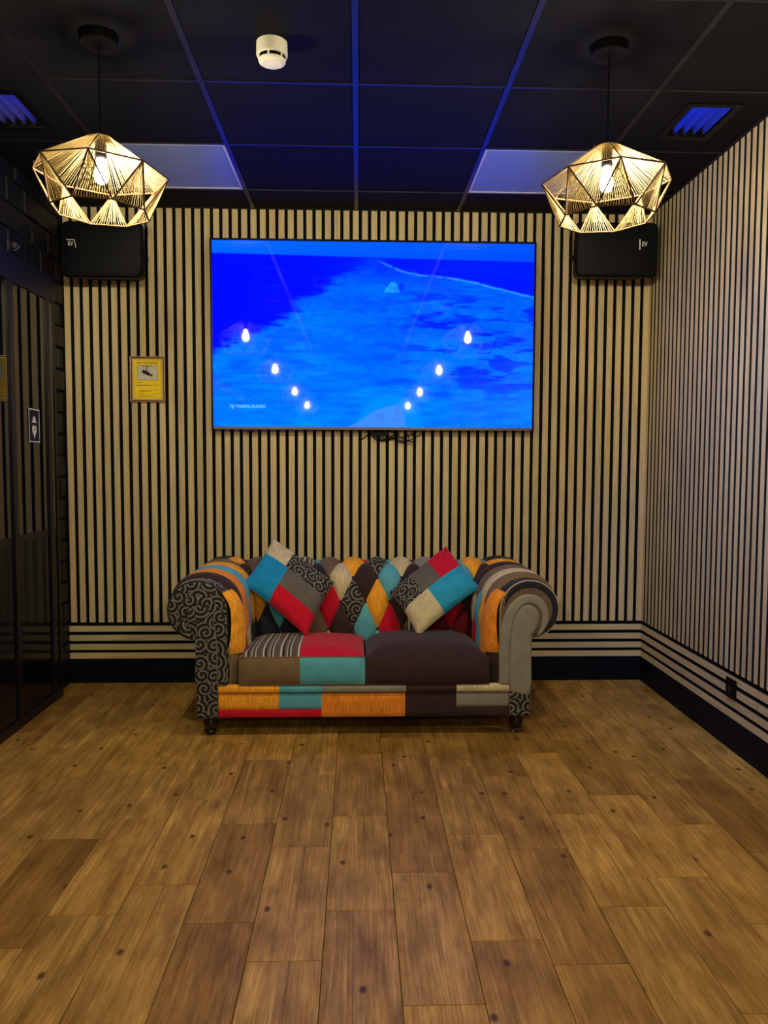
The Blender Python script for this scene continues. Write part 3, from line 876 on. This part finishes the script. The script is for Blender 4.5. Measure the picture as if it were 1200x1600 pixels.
beard = [(-.027, -.012), (-.022, -.002), (-.012, .002), (-.004, -.004), (.004, -.004), (.012, .002), (.022, -.002), (.027, -.012), (.026, -.030), (.016, -.044), (.008, -.052), (.003, -.066), (-.004, -.066), (-.008, -.050), (-.018, -.042), (-.026, -.028)]
yz_poly('beard', [beard], .003, .0038, SGW)
yz_poly('mouth', [[(-.010, -.022), (.010, -.022), (.008, -.016), (-.008, -.016)], [(-.012, .004), (-.005, .002), (-.005, .006), (-.012, .008)], [(.005, .002), (.012, .004), (.012, .008), (.005, .006)]], .0038, .0042, BLACKM)

# cable clip on the lintel/brick -------------------------------------
b = MB(); b.tube([(XL + .012, -.66, 2.375), (XL + .03, -.655, 2.385), (XL + .034, -.64, 2.40), (XL + .02, -.63, 2.41)], .004, 6)
b.box(XL + .004, XL + .022, -.652, -.628, 2.392, 2.416)
tag(b.build('wall_hook', mat('dull_metal', (.12, .12, .14), .3, .5, .6)), 'small metal hook on the black brick wall above the dark glass', 'hook')

# ================================================================== POWER SOCKET
r = tag(empty('power_socket', (XR - .001, -1.167, .288)), 'black power socket in the horizontal slats of the right wall', 'socket')
b = MB(); b.box(-.009, 0, -.046, .046, -.046, .046); b.build('plate', BLACK, r, bevel=.003)
b = MB()
for k in range(24):
    a0, a1 = 2 * PI * k / 24, 2 * PI * (k + 1) / 24
    b.quad([(-.0095, .020 * math.cos(a0), .020 * math.sin(a0)), (-.0095, .020 * math.cos(a1), .020 * math.sin(a1)), (-.0115, .022 * math.cos(a1), .022 * math.sin(a1)), (-.0115, .022 * math.cos(a0), .022 * math.sin(a0))])
    b.quad([(-.0095, 0, 0), (-.0095, .020 * math.cos(a0), .020 * math.sin(a0)), (-.0095, .020 * math.cos(a1), .020 * math.sin(a1))])
b.build('socket_well', BLACKM, r)
b = MB(); b.box(-.0105, -.0095, -.011, -.007, -.002, .002); b.box(-.0105, -.0095, .007, .011, -.002, .002); b.build('contact', SILVER, r)

# ================================================================== SOFA
SC = .158            # sofa centre x
YF = -.945           # front plane
YC = -.195           # back roll centre
AC, ZC, RR = .800, .618, .143   # arm roll centre, height, radius
sofa = tag(empty('patchwork_sofa', (SC, -.5, 0)), 'two-seat rolled-arm sofa upholstered in patchwork of orange, teal, red, brown and swirl fabrics', 'sofa')

def cr(points, n=14):
    """Catmull-Rom through points, returns dense list"""
    P_ = [Vector((p[0], p[1])) for p in points]
    P_ = [P_[0] * 2 - P_[1]] + P_ + [P_[-1] * 2 - P_[-2]]
    o = []
    for i in range(1, len(P_) - 2):
        for k in range(n):
            t = k / n
            a, b_, c_, d = P_[i - 1], P_[i], P_[i + 1], P_[i + 2]
            o.append(.5 * ((2 * b_) + (-a + c_) * t + (2 * a - 5 * b_ + 4 * c_ - d) * t * t + (-a + 3 * b_ - 3 * c_ + d) * t ** 3))
    o.append(P_[-2]); return o
pad = cr([(.178, .24), (.184, .32), (.187, .42), (.185, .52), (.176, .60), (.155, .668), (.115, .718), (.060, .745), (0, .753), (-.06, .742), (-.105, .712), (-.132, .668), (-.142, .615), (-.128, .56), (-.085, .505), (-.02, .478)])
cum = [0]
for i in range(1, len(pad)): cum.append(cum[-1] + (pad[i] - pad[i - 1]).length)
def prof(t):
    t = max(0, min(cum[-1] - 1e-6, t))
    lo, hi = 0, len(cum) - 1
    while hi - lo > 1:
        m_ = (lo + hi) // 2
        if cum[m_] <= t: lo = m_
        else: hi = m_
    f = (t - cum[lo]) / (cum[hi] - cum[lo])
    p = pad[lo].lerp(pad[hi], f)
    a, c_ = pad[max(0, lo - 1)], pad[min(len(pad) - 1, hi + 1)]
    d = (c_ - a).normalized()
    return p, Vector((d.y, -d.x))       # outward normal (seat side = +b)
def t_at_z(z):
    for i in range(len(pad)):
        if pad[i].y >= z: return cum[i]
def t_at_b(bv):
    for i in range(len(pad)):
        if pad[i].x <= bv and cum[i] > t_at_z(.70): return cum[i]
tD, tC, tB, tA, tT, tU, tV = t_at_z(.275), t_at_z(.405), t_at_z(.552), t_at_z(.684), t_at_b(.035), t_at_b(-.085), cum[-1]

def back_S(s, t):
    p, n = prof(t)
    s = max(-.80, min(.80, s))
    return Vector((s, (YC - p.x) + .5, p.y)), Vector((0, -n.x, n.y))
def arm_S(side):
    def fn(s, t):
        p, n = prof(t)
        s = max(YF + .004, min(-.06, s))
        k = max(0, min(1, (s - YF - .004) / .075)); k = math.sqrt(max(0, 1 - (1 - k) ** 2))
        c = Vector((0, ZC))
        d = p - c
        # the padding rounds down to the frame at the front edge
        fr = Vector((.140 if p.x > 0 else p.x, p.y))
        if p.y > ZC:
            fr = c + d.normalized() * (RR - .004)
        elif p.x <= 0: fr = c + d * .90
        q = fr.lerp(p, k)
        nn = Vector((-side * n.x, -(1 - k) * .9, n.y)).normalized()
        return Vector((side * (AC - q.x), s + .5, q.y)), nn
    return fn
def patch(Sf, cs, h, m, parent, n=9, name='fabric_patch', uo=(0, 0), power=.6, edge=.35):
    b = MB()
    p00, p10, p11, p01 = [Vector(c_) for c_ in cs]
    def st(u, v): return (p00 * (1 - u) + p10 * u) * (1 - v) + (p01 * (1 - u) + p11 * u) * v
    def fn(u, v):
        q = st(u, v); p, nn = Sf(q.x, q.y)
        A, B = 4 * u * (1 - u), 4 * v * (1 - v)
        g = 1 - (1 - A) * (1 - B)
        return p + nn * (h * (edge * g + (1 - edge) * (A * B) ** power))
    b.grid(fn, n, n, 0, lambda u, v: tuple(st(u, v) + Vector(uo)))
    return b.build(name, FAB[m], parent, smooth=True)
def buttons(Sf, rows, parent):
    for (s, t) in rows:
        p, n = Sf(s, t)
        b = MB(); b.lathe([(.0, -.003), (.007, -.002), (.009, .001), (.007, .004), (.002, .006)], n=10)
        o = b.build('button', FAB['brown'], parent, smooth=True)
        o.location = p + n * .004; o.rotation_euler = n.to_track_quat('Z', 'Y').to_euler()

PX = .136
colsB = [.009 + PX * k for k in range(-6, 7)]            # sofa-local x of B columns
rnd_s = random.Random(11)
names_all = ['teal', 'red', 'brown', 'orange', 'taupe', 'swirl', 'beige', 'grey', 'navy', 'olive']
backc = empty('backrest', (0, 0, 0), sofa)
core = MB(); core.box(-.80, .80, .125, .39, .10, .47)
core.box(-.80, .80, .19, .44, .47, .61)
core.build('frame', FAB['navy'], backc)
# colours by row, keyed by column number k (column 0 = middle)
cC = {-4: 'navy', -3: 'navy', -2: 'taupe', -1: 'brown', 0: 'teal', 1: 'red', 2: 'stripe', 3: 'maroon', 4: 'maroon'}
cB = {-4: 'orange', -3: 'teal', -2: 'grey', -1: 'red', 0: 'swirl', 1: 'orange', 2: 'brown', 3: 'teal', 4: 'red', 5: 'brown'}
cA = {-5: 'brown', -4: 'navy', -3: 'swirl', -2: 'navy', -1: 'beige', 0: 'brown', 1: 'teal', 2: 'brown', 3: 'red', 4: 'teal', 5: 'brown'}
cT = {-5: 'orange', -4: 'taupe', -3: 'grey', -2: 'stripe', -1: 'taupe', 0: 'orange', 1: 'swirl', 2: 'beige', 3: 'grey', 4: 'red', 5: 'orange', 6: 'olive'}
def pick(d, k): return d.get(k, names_all[(k * 7 + len(d)) % len(names_all)])
for k in range(-5, 6):
    xB = .009 + PX * k; xA = xB - PX / 2                     # A column k lies left of B column k
    hw_ = PX / 2
    h = .036
    if abs(xB) < .86:
        patch(back_S, [(xB, tD), (xB + hw_, tC), (xB, tB), (xB - hw_, tC)], h, pick(cC, k), backc, uo=(k * .31, .2))
        patch(back_S, [(xB, tB), (xB + hw_, tA), (xB, tT), (xB - hw_, tA)], h, pick(cA, k), backc, uo=(k * .37, .6))
        patch(back_S, [(xB, tT), (xB + hw_, tU), (xB, tV), (xB - hw_, tU)], h * .6, pick(cA, k + 3), backc, n=6)
    if abs(xA) < .86:
        patch(back_S, [(xA, tC), (xA + hw_, tB), (xA, tA), (xA - hw_, tB)], h, pick(cB, k), backc, uo=(k * .23, .4))
        patch(back_S, [(xA, tA), (xA + hw_, tT), (xA, tU), (xA - hw_, tT)], h, pick(cT, k), backc, uo=(k * .29, .8))
        patch(back_S, [(xA, 0.0), (xA + hw_, tD), (xA, tC), (xA - hw_, tD)], h, pick(cA, k), backc, n=6)
buttons(back_S, [(.009 + PX * k, tB) for k in range(-4, 5)] + [(.009 + PX * k - PX / 2, t) for k in range(-3, 5) for t in (tA, tC)], backc)

def arm(side, cfg, outer_mat, name_):
    a = empty('arm', (0, 0, 0), sofa)
    tag(a, name_)
    Sf = arm_S(side)
    # inner core, outer side panel
    b = MB(); x0_, x1_ = sorted((side * .672, side * .806))
    b.box(x0_, x1_, YF + .5 + .004, .44, .094, .56); o = b.build('side_panel', FAB[outer_mat], a, bevel=.006)
    # colour lists start at the front column
    YBc = [-.800 + PX * k for k in range(0, 6)]
    hw_ = PX / 2; h = .030
    f0 = YF + .004; f1 = YBc[0] - hw_                           # front column edge
    patch(Sf, [(f0, .01), (f1 + .02, .01), (f1 + .012, tC), (f0, tC)], .020, cfg['low'], a, n=12, uo=(.1, .3), power=.35, edge=.75)
    patch(Sf, [(f0, tC), (f1 + .012, tC), (f1 + .006, tA), (f0, tA + .03)], .040, cfg['front'], a, n=14, uo=(.1, .3), power=.35, edge=.75)
    patch(Sf, [(f0, tA + .03), (f1, tA), (f1 + .01, tV), (f0, tV)], .008, cfg['cap'], a, n=20, uo=(.5, .1), power=.4, edge=.6)
    for k, y in enumerate(YBc):
        xa = y - hw_
        patch(Sf, [(y, tB), (y + hw_, tA), (y, tV), (y - hw_, tA)], h, cfg['petal'][k], a, n=14, uo=(k * .2, .1), power=.45)
        if k: patch(Sf, [(xa, tA), (y, tV), (xa, tV + .001), (y - PX, tV)], .012, cfg['fill'][k], a, n=14, uo=(k * .3, .2), power=.45)
        else: patch(Sf, [(xa, tA), (y, tV), (xa, tV + .001), (xa, tV)], .012, cfg['fill'][0], a, n=14, uo=(.3, .2), power=.45)
        patch(Sf, [(xa, tC), (y, tB), (xa, tA), (y - PX if k else xa, tB)], h, cfg['B'][k], a, uo=(k * .4, .5))
        patch(Sf, [(y, tD - .05), (y + hw_, tC), (y, tB), (y - hw_, tC)], h, cfg['C'][k], a, uo=(k * .5, .7))
    buttons(Sf, [(y, tB) for y in YBc[:4]] + [(y - hw_, t) for y in YBc[:4] for t in (tA, tC)], a)
    return a
left = arm(-1, dict(low='olive', front='orange', cap='swirl', petal=['brown', 'rust', 'teal', 'orange', 'olive', 'navy'], fill=['grey', 'rust', 'brown', 'grey', 'taupe', 'brown'],
                    B=['orange', 'rust', 'grey', 'orange', 'brown', 'navy'], C=['red', 'beige', 'navy', 'navy', 'red', 'navy']), 'swirl', 'left arm with swirl fabric on its front')
right = arm(1, dict(low='brown', front='rust', cap='navy', petal=['olive', 'beige', 'olive', 'brown', 'orange', 'navy'], fill=['brown', 'red', 'swirl', 'brown', 'olive', 'teal'],
                    B=['brown', 'orange', 'teal', 'beige', 'brown', 'navy'], C=['orange', 'teal', 'red', 'brown', 'red', 'navy']), 'rust', 'right arm with grey velvet on its front')

# arm fronts --------------------------------------------------------
def ribbon(name, path, widths, y0, bulge, m, parent, side, closed_w=8, uvscale=1):
    """padded flat band following a path in the front plane"""
    P_ = cr(path, 8); n = len(P_)
    Wd = []
    for i in range(n):
        f = i / (n - 1) * (len(widths) - 1); k = min(int(f), len(widths) - 2); Wd.append(widths[k] * (1 - (f - k)) + widths[k + 1] * (f - k))
    b = MB()
    def fn(u, v):
        i = int(round(v * (n - 1)))
        p = P_[i]; d = (P_[min(n - 1, i + 1)] - P_[max(0, i - 1)]).normalized(); nn = Vector((d.y, -d.x))
        q = p + nn * Wd[i] * (u - .5)
        e_ = (2 * u - 1)
        return (side * q.x, y0 + .5 - bulge * math.sqrt(max(0, 1 - e_ ** 4)), q.y)
    b.grid(fn, closed_w, n - 1, 0)
    b.uv = [(b.v[q][0] * side + .3, b.v[q][2]) for f_ in b.f for q in f_]
    return b.build(name, FAB[m], parent, smooth=True)
def padface(name, poly, y0, bulge, m, parent, side, uvo=(0, 0)):
    b = MB(); n = len(poly)
    cx_ = sum(p[0] for p in poly) / n; cz_ = sum(p[1] for p in poly) / n
    rings = [(1.0, 0), (.97, .55), (.90, .88), (.75, 1.0), (.45, 1.03), (.0, 1.04)]
    base = len(b.v)
    # inset toward a spine: scale x about local centre of the shape
    for s_, h_ in rings[:-1]:
        for (x, z) in poly:
            zc_ = min(max(z, min(p[1] for p in poly) + .05), max(p[1] for p in poly) - .05)
            b.v.append((side * (cx_ + (x - cx_) * s_), y0 + .5 - bulge * h_, zc_ + (z - zc_) * s_))
    for r_ in range(len(rings) - 2):
        for k in range(n):
            k2 = (k + 1) % n
            b.f.append((base + r_ * n + k, base + r_ * n + k2, base + (r_ + 1) * n + k2, base + (r_ + 1) * n + k)); b.m.append(0)
            for q in (b.f[-1]): b.uv.append((b.v[q][0] * side + uvo[0], b.v[q][2] + uvo[1]))
    b.f.append(tuple(base + (len(rings) - 2) * n + k for k in range(n))); b.m.append(0)
    for q in b.f[-1]: b.uv.append((b.v[q][0] * side + uvo[0], b.v[q][2] + uvo[1]))
    return b.build(name, FAB[m], parent, smooth=True)
def arc(c, r, a0, a1, n=20): return [(c[0] + r * math.cos(math.radians(a0 + (a1 - a0) * i / n)), c[1] + r * math.sin(math.radians(a0 + (a1 - a0) * i / n))) for i in range(n + 1)]
for side, a, m1, m2, m3, m4, pm in ((-1, left, 'swirl', 'swirl', 'swirl', 'swirl', PIPEM), (1, right, 'taupe', 'grey', 'grey', 'swirl', PIPEM)):
    # full outline of the arm end: post and roll
    outline = [(.703, .094), (.807, .094)] + [(.807, .30), (.807, .47)] + arc((AC, ZC), RR - .004, -84, 180, 34) + [(.657, .50), (.657, .258), (.703, .254)]
    b = MB(); prism_xz(b, [(side * x, z) for x, z in outline], YF + .5 - .001, YF + .5 + .03)
    for i in range(len(b.uv)): pass
    o = b.build('end_board', FAB['brown'], a)
    padface('front_wrap', [(.807, .30), (.807, .47)] + arc((AC, ZC), RR - .004, -84, 180, 34) + [(.657, .50), (.657, .258), (.703, .254), (.703, .24)], YF, .014, m1, a, side, (.2, .1))
    # raised band spiralling round the scroll
    ribbon('scroll_band', [(.682, .262), (.680, .36), (.681, .46), (.690, .54), (.715, .615), (.757, .662), (.805, .672), (.847, .652), (.872, .612), (.877, .570), (.862, .525), (.838, .495)],
           [.054, .054, .054, .056, .056, .052, .050, .046, .040, .034, .022, .006], YF - .012, .012, m2, a, side)
    if side > 0:
        ribbon('rim_band', arc((AC, ZC), RR - .020, -80, 172, 14), [.004, .030, .034, .034, .034, .030, .004], YF - .009, .008, 'navy', a, side)
    inner = [(.706, .218), (.806, .218), (.806, .47), (.815, .505), (.838, .545), (.846, .585), (.838, .615), (.818, .637), (.792, .645), (.764, .636), (.738, .608), (.722, .572), (.712, .52), (.706, .45)]
    inner = [tuple(v) for v in cr(inner + [inner[0]], 4)[:-1]]
    padface('front_facing', inner, YF - .013, .011, m3, a, side, (.0, .0))
    padface('front_foot', [(.704, .096), (.798, .096), (.806, .11), (.806, .219), (.704, .219)], YF - .013, .010, m4, a, side, (.06, .013))
    pp = [(side * x, YF + .5 - .018, z) for x, z in [(.706, .098), (.706, .30), (.708, .45), (.714, .52), (.724, .572), (.740, .606), (.766, .634), (.792, .643), (.818, .635), (.837, .613), (.844, .585), (.836, .545), (.814, .508), (.807, .47), (.807, .098)]]
    b = MB(); b.tube(pp, .0028, 6); b.build('piping', pm if side < 0 else FAB['grey'], a, smooth=True)
    b = MB(); b.tube([(side * x, YF + .5 - .001, z) for x, z in [(.807, .47)] + arc((AC, ZC), RR - .001, -84, 180, 34) + [(.657, .50), (.657, .262)]], .0032, 6)
    b.build('welt', FAB['beige'] if side > 0 else PIPEB, a, smooth=True)

# seat base / front rail --------------------------------------------
base_ = empty('seat_base', (0, 0, 0), sofa)
b = MB(); b.box(-.70, .70, YF + .5 + .02, .30, .094, .255); b.build('frame', FAB['navy'], base_)
def strip(x0_, x1_, z0_, z1_, yb, bul, m, name='fabric_patch', n=10, e=.5):
    b = MB()
    def fn(u, v):
        k = (1 - abs(2 * v - 1) ** 2.5) ** e
        k2 = (1 - abs(2 * u - 1) ** 30) ** .5
        return (x0_ + (x1_ - x0_) * u, yb + .5 - bul * k * (.85 + .15 * k2), z0_ + (z1_ - z0_) * v)
    b.grid(fn, n, 8, 0, lambda u, v: (x0_ + (x1_ - x0_) * u, z0_ + (z1_ - z0_) * v))
    b.build(name, FAB[m], base_, smooth=True)
xs = lambda p: (p - 567.6) * .003113
for (a_, c_, m) in ((342, 436, 'orange'), (436, 502, 'teal'), (502, 632, 'grey'), (632, 711, 'brown'), (711, 793, 'beige')):
    strip(xs(a_), xs(c_), .214, .258, YF - .002, .022, m)
for (a_, c_, z0_, z1_, m) in ((342, 435, .135, .212, 'orange'), (435, 501, .135, .212, 'teal'), (342, 501, .096, .135, 'red'), (501, 631, .096, .212, 'rust'),
                              (631, 711, .096, .212, 'brown'), (711, 793, .143, .212, 'grey'), (711, 793, .096, .143, 'brown')):
    strip(xs(a_), xs(c_), z0_, z1_, YF - .006, .008, m, e=.3)

# seat cushions -------------------------------------------------------
def cushion(x0_, x1_, mats_, lab, rf=0.0):
    r = empty('seat_cushion', (0, 0, 0), sofa); tag(r, lab)
    y0_, y1_, z0_, z1_ = YF + .5 - .018, .115, .257, .412
    cx_, hx = (x0_ + x1_) / 2, (x1_ - x0_) / 2
    cy_, hy = (y0_ + y1_) / 2, (y1_ - y0_) / 2
    def top(u, v):
        x, y = 2 * u - 1, 2 * v - 1
        dome = (.022 + rf) * (1 - abs(x) ** 3) * (1 - abs(y) ** 4) ** .8
        ex = (1 - max(abs(x), abs(y)) ** 14)
        return (cx_ + hx * x * (1 - .012 * (1 - ex)), cy_ + hy * y, z1_ + dome - .036 * v ** 1.3 - .010 * (1 - ex) - rf * max(0, 1 - v / .16) ** 2 - rf * 1.1 * max(0, (abs(x) - .72) / .28) ** 2 * min(1, v / .16))
    def front(u, v):
        x = 2 * u - 1; z = 2 * v - 1
        b_ = .020 * (1 - abs(z) ** 2.2) ** .8 * (1 - abs(x) ** 8)
        xx = cx_ + hx * x * (1 + .004 * (1 - z * z))
        return (xx, y0_ - b_, z0_ + (z1_ - .010 - rf - z0_) * v)
    def sidef(s_):
        def fn(u, v):
            z = 2 * v - 1
            return (cx_ + s_ * hx + s_ * .004 * (1 - z * z), y0_ + (y1_ - y0_) * u, z0_ + (z1_ - .010 - rf * (1 + .1 * min(1, u / .16)) - .036 * u ** 1.3 - z0_) * v)
        return fn
    for (u0, u1, mt, mf) in mats_:
        b = MB(); b.grid(lambda u, v: top(u0 + (u1 - u0) * u, v), 16, 24, 0, lambda u, v: (cx_ + hx * (2 * (u0 + (u1 - u0) * u) - 1), v * .5))
        b.build('fabric_patch', FAB[mt], r, smooth=True)
        b = MB(); b.grid(lambda u, v: front(u0 + (u1 - u0) * u, v), 16, 10, 0, lambda u, v: (cx_ + hx * (2 * (u0 + (u1 - u0) * u) - 1) + .2, v * .15))
        b.build('fabric_patch', FAB[mf], r, smooth=True)
    for s_ in (-1, 1):
        b = MB(); b.grid(sidef(s_), 16, 6, 0, lambda u, v: (u * .5, v * .15)); b.build('side_band', FAB[mats_[0][3] if s_ < 0 else mats_[-1][3]], r, smooth=True)
    b = MB(); b.box(x0_ + .004, x1_ - .004, y0_, y1_, z0_, z0_ + .004); b.box(x0_ + .004, x1_ - .004, y1_ - .004, y1_, z0_, z1_ - .075); b.build('underside', FAB['navy'], r)
    b = MB()
    n = 30
    loop = [Vector(top(i / n, 0)) for i in range(n + 1)]
    if rf < .01: b.tube([p + Vector((0, -.001, -.002)) for p in loop], .0032, 6)
    b.tube([(x0_, y0_ - .002, z0_ + .003), (x1_, y0_ - .002, z0_ + .003)], .0032, 6)
    b.build('piping', FAB[mats_[0][3]], r, smooth=True)
    return r
cushion(-.603, .0015, [(0, .485, 'stripe', 'olive'), (.485, 1, 'red', 'teal')], 'left seat cushion with striped, red, olive and teal panels', .006)
cushion(.004, .606, [(0, 1, 'brown', 'brown')], 'plain dark brown right seat cushion', .020)

# legs -----------------------------------------------------------------
for i, (x, y) in enumerate(((-.752, YF + .5 + .045), (.752, YF + .5 + .045), (-.74, .38), (.74, .38))):
    b = MB(); b.lathe([(.034, .094), (.036, .086), (.030, .078), (.033, .070), (.036, .056), (.032, .036), (.024, .030), (.026, .026)], n=20)
    lg = b.build('leg', LEGM, sofa, smooth=True, loc=(x, y, 0))
    b = MB(); b.lathe([(.020, .028), (.027, .022), (.028, .010), (.022, .0005), (.004, 0)], n=20)
    o = b.build('foot_cap', LEGM if i != 1 else CHROME and mat('polished_black_caster', (.02, .02, .025), .08, .8, .3), lg, smooth=True)
    if i == 1:
        b = MB(); b.tube([(-.024, -.012, .026), (-.020, -.020, .012), (-.014, -.022, .004)], .0022, 6); b.tube([(.014, -.023, .024), (.012, -.026, .012)], .004, 6); b.build('caster_glint_ring', CHROME, lg)

# ================================================================== SCATTER CUSHIONS
def pillow(T_, L_, B_, R_, layout, lab, thick, nrm_back, wr_seed):
    c0 = (Vector(T_) + Vector(L_) + Vector(B_) + Vector(R_)) / 4
    r = tag(empty('throw_pillow', Vector(c0)), lab, 'cushion', 'patchwork scatter cushions on the sofa')
    T_, L_, B_, R_ = [Vector(v) - c0 for v in (T_, L_, B_, R_)]
    nrm = (R_ - L_).cross(T_ - B_).normalized()
    if nrm.y > 0: nrm = -nrm
    # u runs T->R, v runs T->L
    def pos(u, v, sgn):
        p = (T_ * (1 - u) + R_ * u) * (1 - v) + (L_ * (1 - u) + B_ * u) * v
        A, B = 4 * u * (1 - u), 4 * v * (1 - v)
        # sides curve in between the corners
        cen = Vector((0, 0, 0))
        pinch = .055 * (A * (1 - B) ** 2 + B * (1 - A) ** 2)
        p = p + (cen - p) * pinch
        h = thick * (A * B) ** .42
        sag = Vector((0, 0, -.010)) * A * B
        w_ = 0
        if sgn > 0:
            q = noise.noise(Vector((u * 7 + wr_seed, v * 7, 0)))
            ed = (1 - A * B) ** 2
            ang = math.atan2(v - .5, u - .5)
            w_ = .0048 * math.sin(ang * 24 + 6 * q) * ed * min(1, (A + B)) + .004 * q
        return p + nrm * (sgn * h + w_ * (1 if A * B > 0 else 0)) + sag
    for (u0, u1, v0, v1, m) in layout:
        b = MB(); nn = 22
        b.grid(lambda u, v: pos(u0 + (u1 - u0) * u, v0 + (v1 - v0) * v, 1), nn, nn, 0, lambda u, v: ((u0 + (u1 - u0) * u) * .42 + wr_seed * .37, (v0 + (v1 - v0) * v) * .42 + wr_seed * .21))
        b.build('fabric_patch', FAB[m], r, smooth=True)
    b = MB(); b.grid(lambda u, v: pos(u, v, -1), 24, 24, 0, lambda u, v: (u * .42, v * .42)); b.build('back_panel', FAB['teal'], r, smooth=True)
    return r
FAB['bteal'] = fabric('petrol_blue_velvet', (.012, .26, .60))
FAB['pteal'] = fabric('bright_teal_velvet', (.025, .32, .60))
pillow((-.349, -.300, .903), (-.490, -.500, .680), (-.143, -.640, .418), (-.002, -.420, .672),
       [(0, .36, 0, .36, 'beige'), (.36, 1, 0, .36, 'swirl'), (0, .40, .36, 1, 'bteal'), (.40, 1, .36, .68, 'dgrey'), (.40, 1, .68, 1, 'red')],
       'scatter cushion on the left seat, beige corner up, teal, grey and red below', .075, 0, 1.3)
pillow((.624, -.300, .859), (.294, -.430, .618), (.442, -.640, .420), (.791, -.490, .654),
       [(0, .5, 0, .36, 'red'), (0, .5, .36, .66, 'dgrey'), (0, .5, .66, 1, 'swirl'), (.5, 1, 0, .58, 'pteal'), (.5, 1, .58, 1, 'beige')],
       'scatter cushion on the right seat, red corner up, swirl, teal and beige below', .075, 0, 4.1)

# ================================================================== ADDED UNSEEN SPOT FOR THE COOL PATCH ON THE RIGHT WALL
WL = tag(empty('added_spotlight', (.95, -2.95, H)), 'added bluish ceiling spotlight for the cool patch on the right slatted wall, out of frame', 'ceiling light')
b = MB(); b.lathe([(.030, -.001), (.045, -.001), (.046, -.006), (.032, -.006)], n=24); b.build('trim_ring', WHITEP, WL)
sd = bpy.data.lights.new('spot_beam', 'SPOT'); sd.energy = 150; sd.color = (.14, .32, 1.0); sd.spot_size = math.radians(58); sd.spot_blend = 1.0; sd.shadow_soft_size = .03
so = bpy.data.objects.new('spot_beam', sd); COL.objects.link(so); so.parent = WL; so.location = (0, 0, -.03)
so.rotation_euler = (Vector((XR, -1.75, 1.65)) - Vector((.95, -2.95, H))).to_track_quat('-Z', 'Y').to_euler()
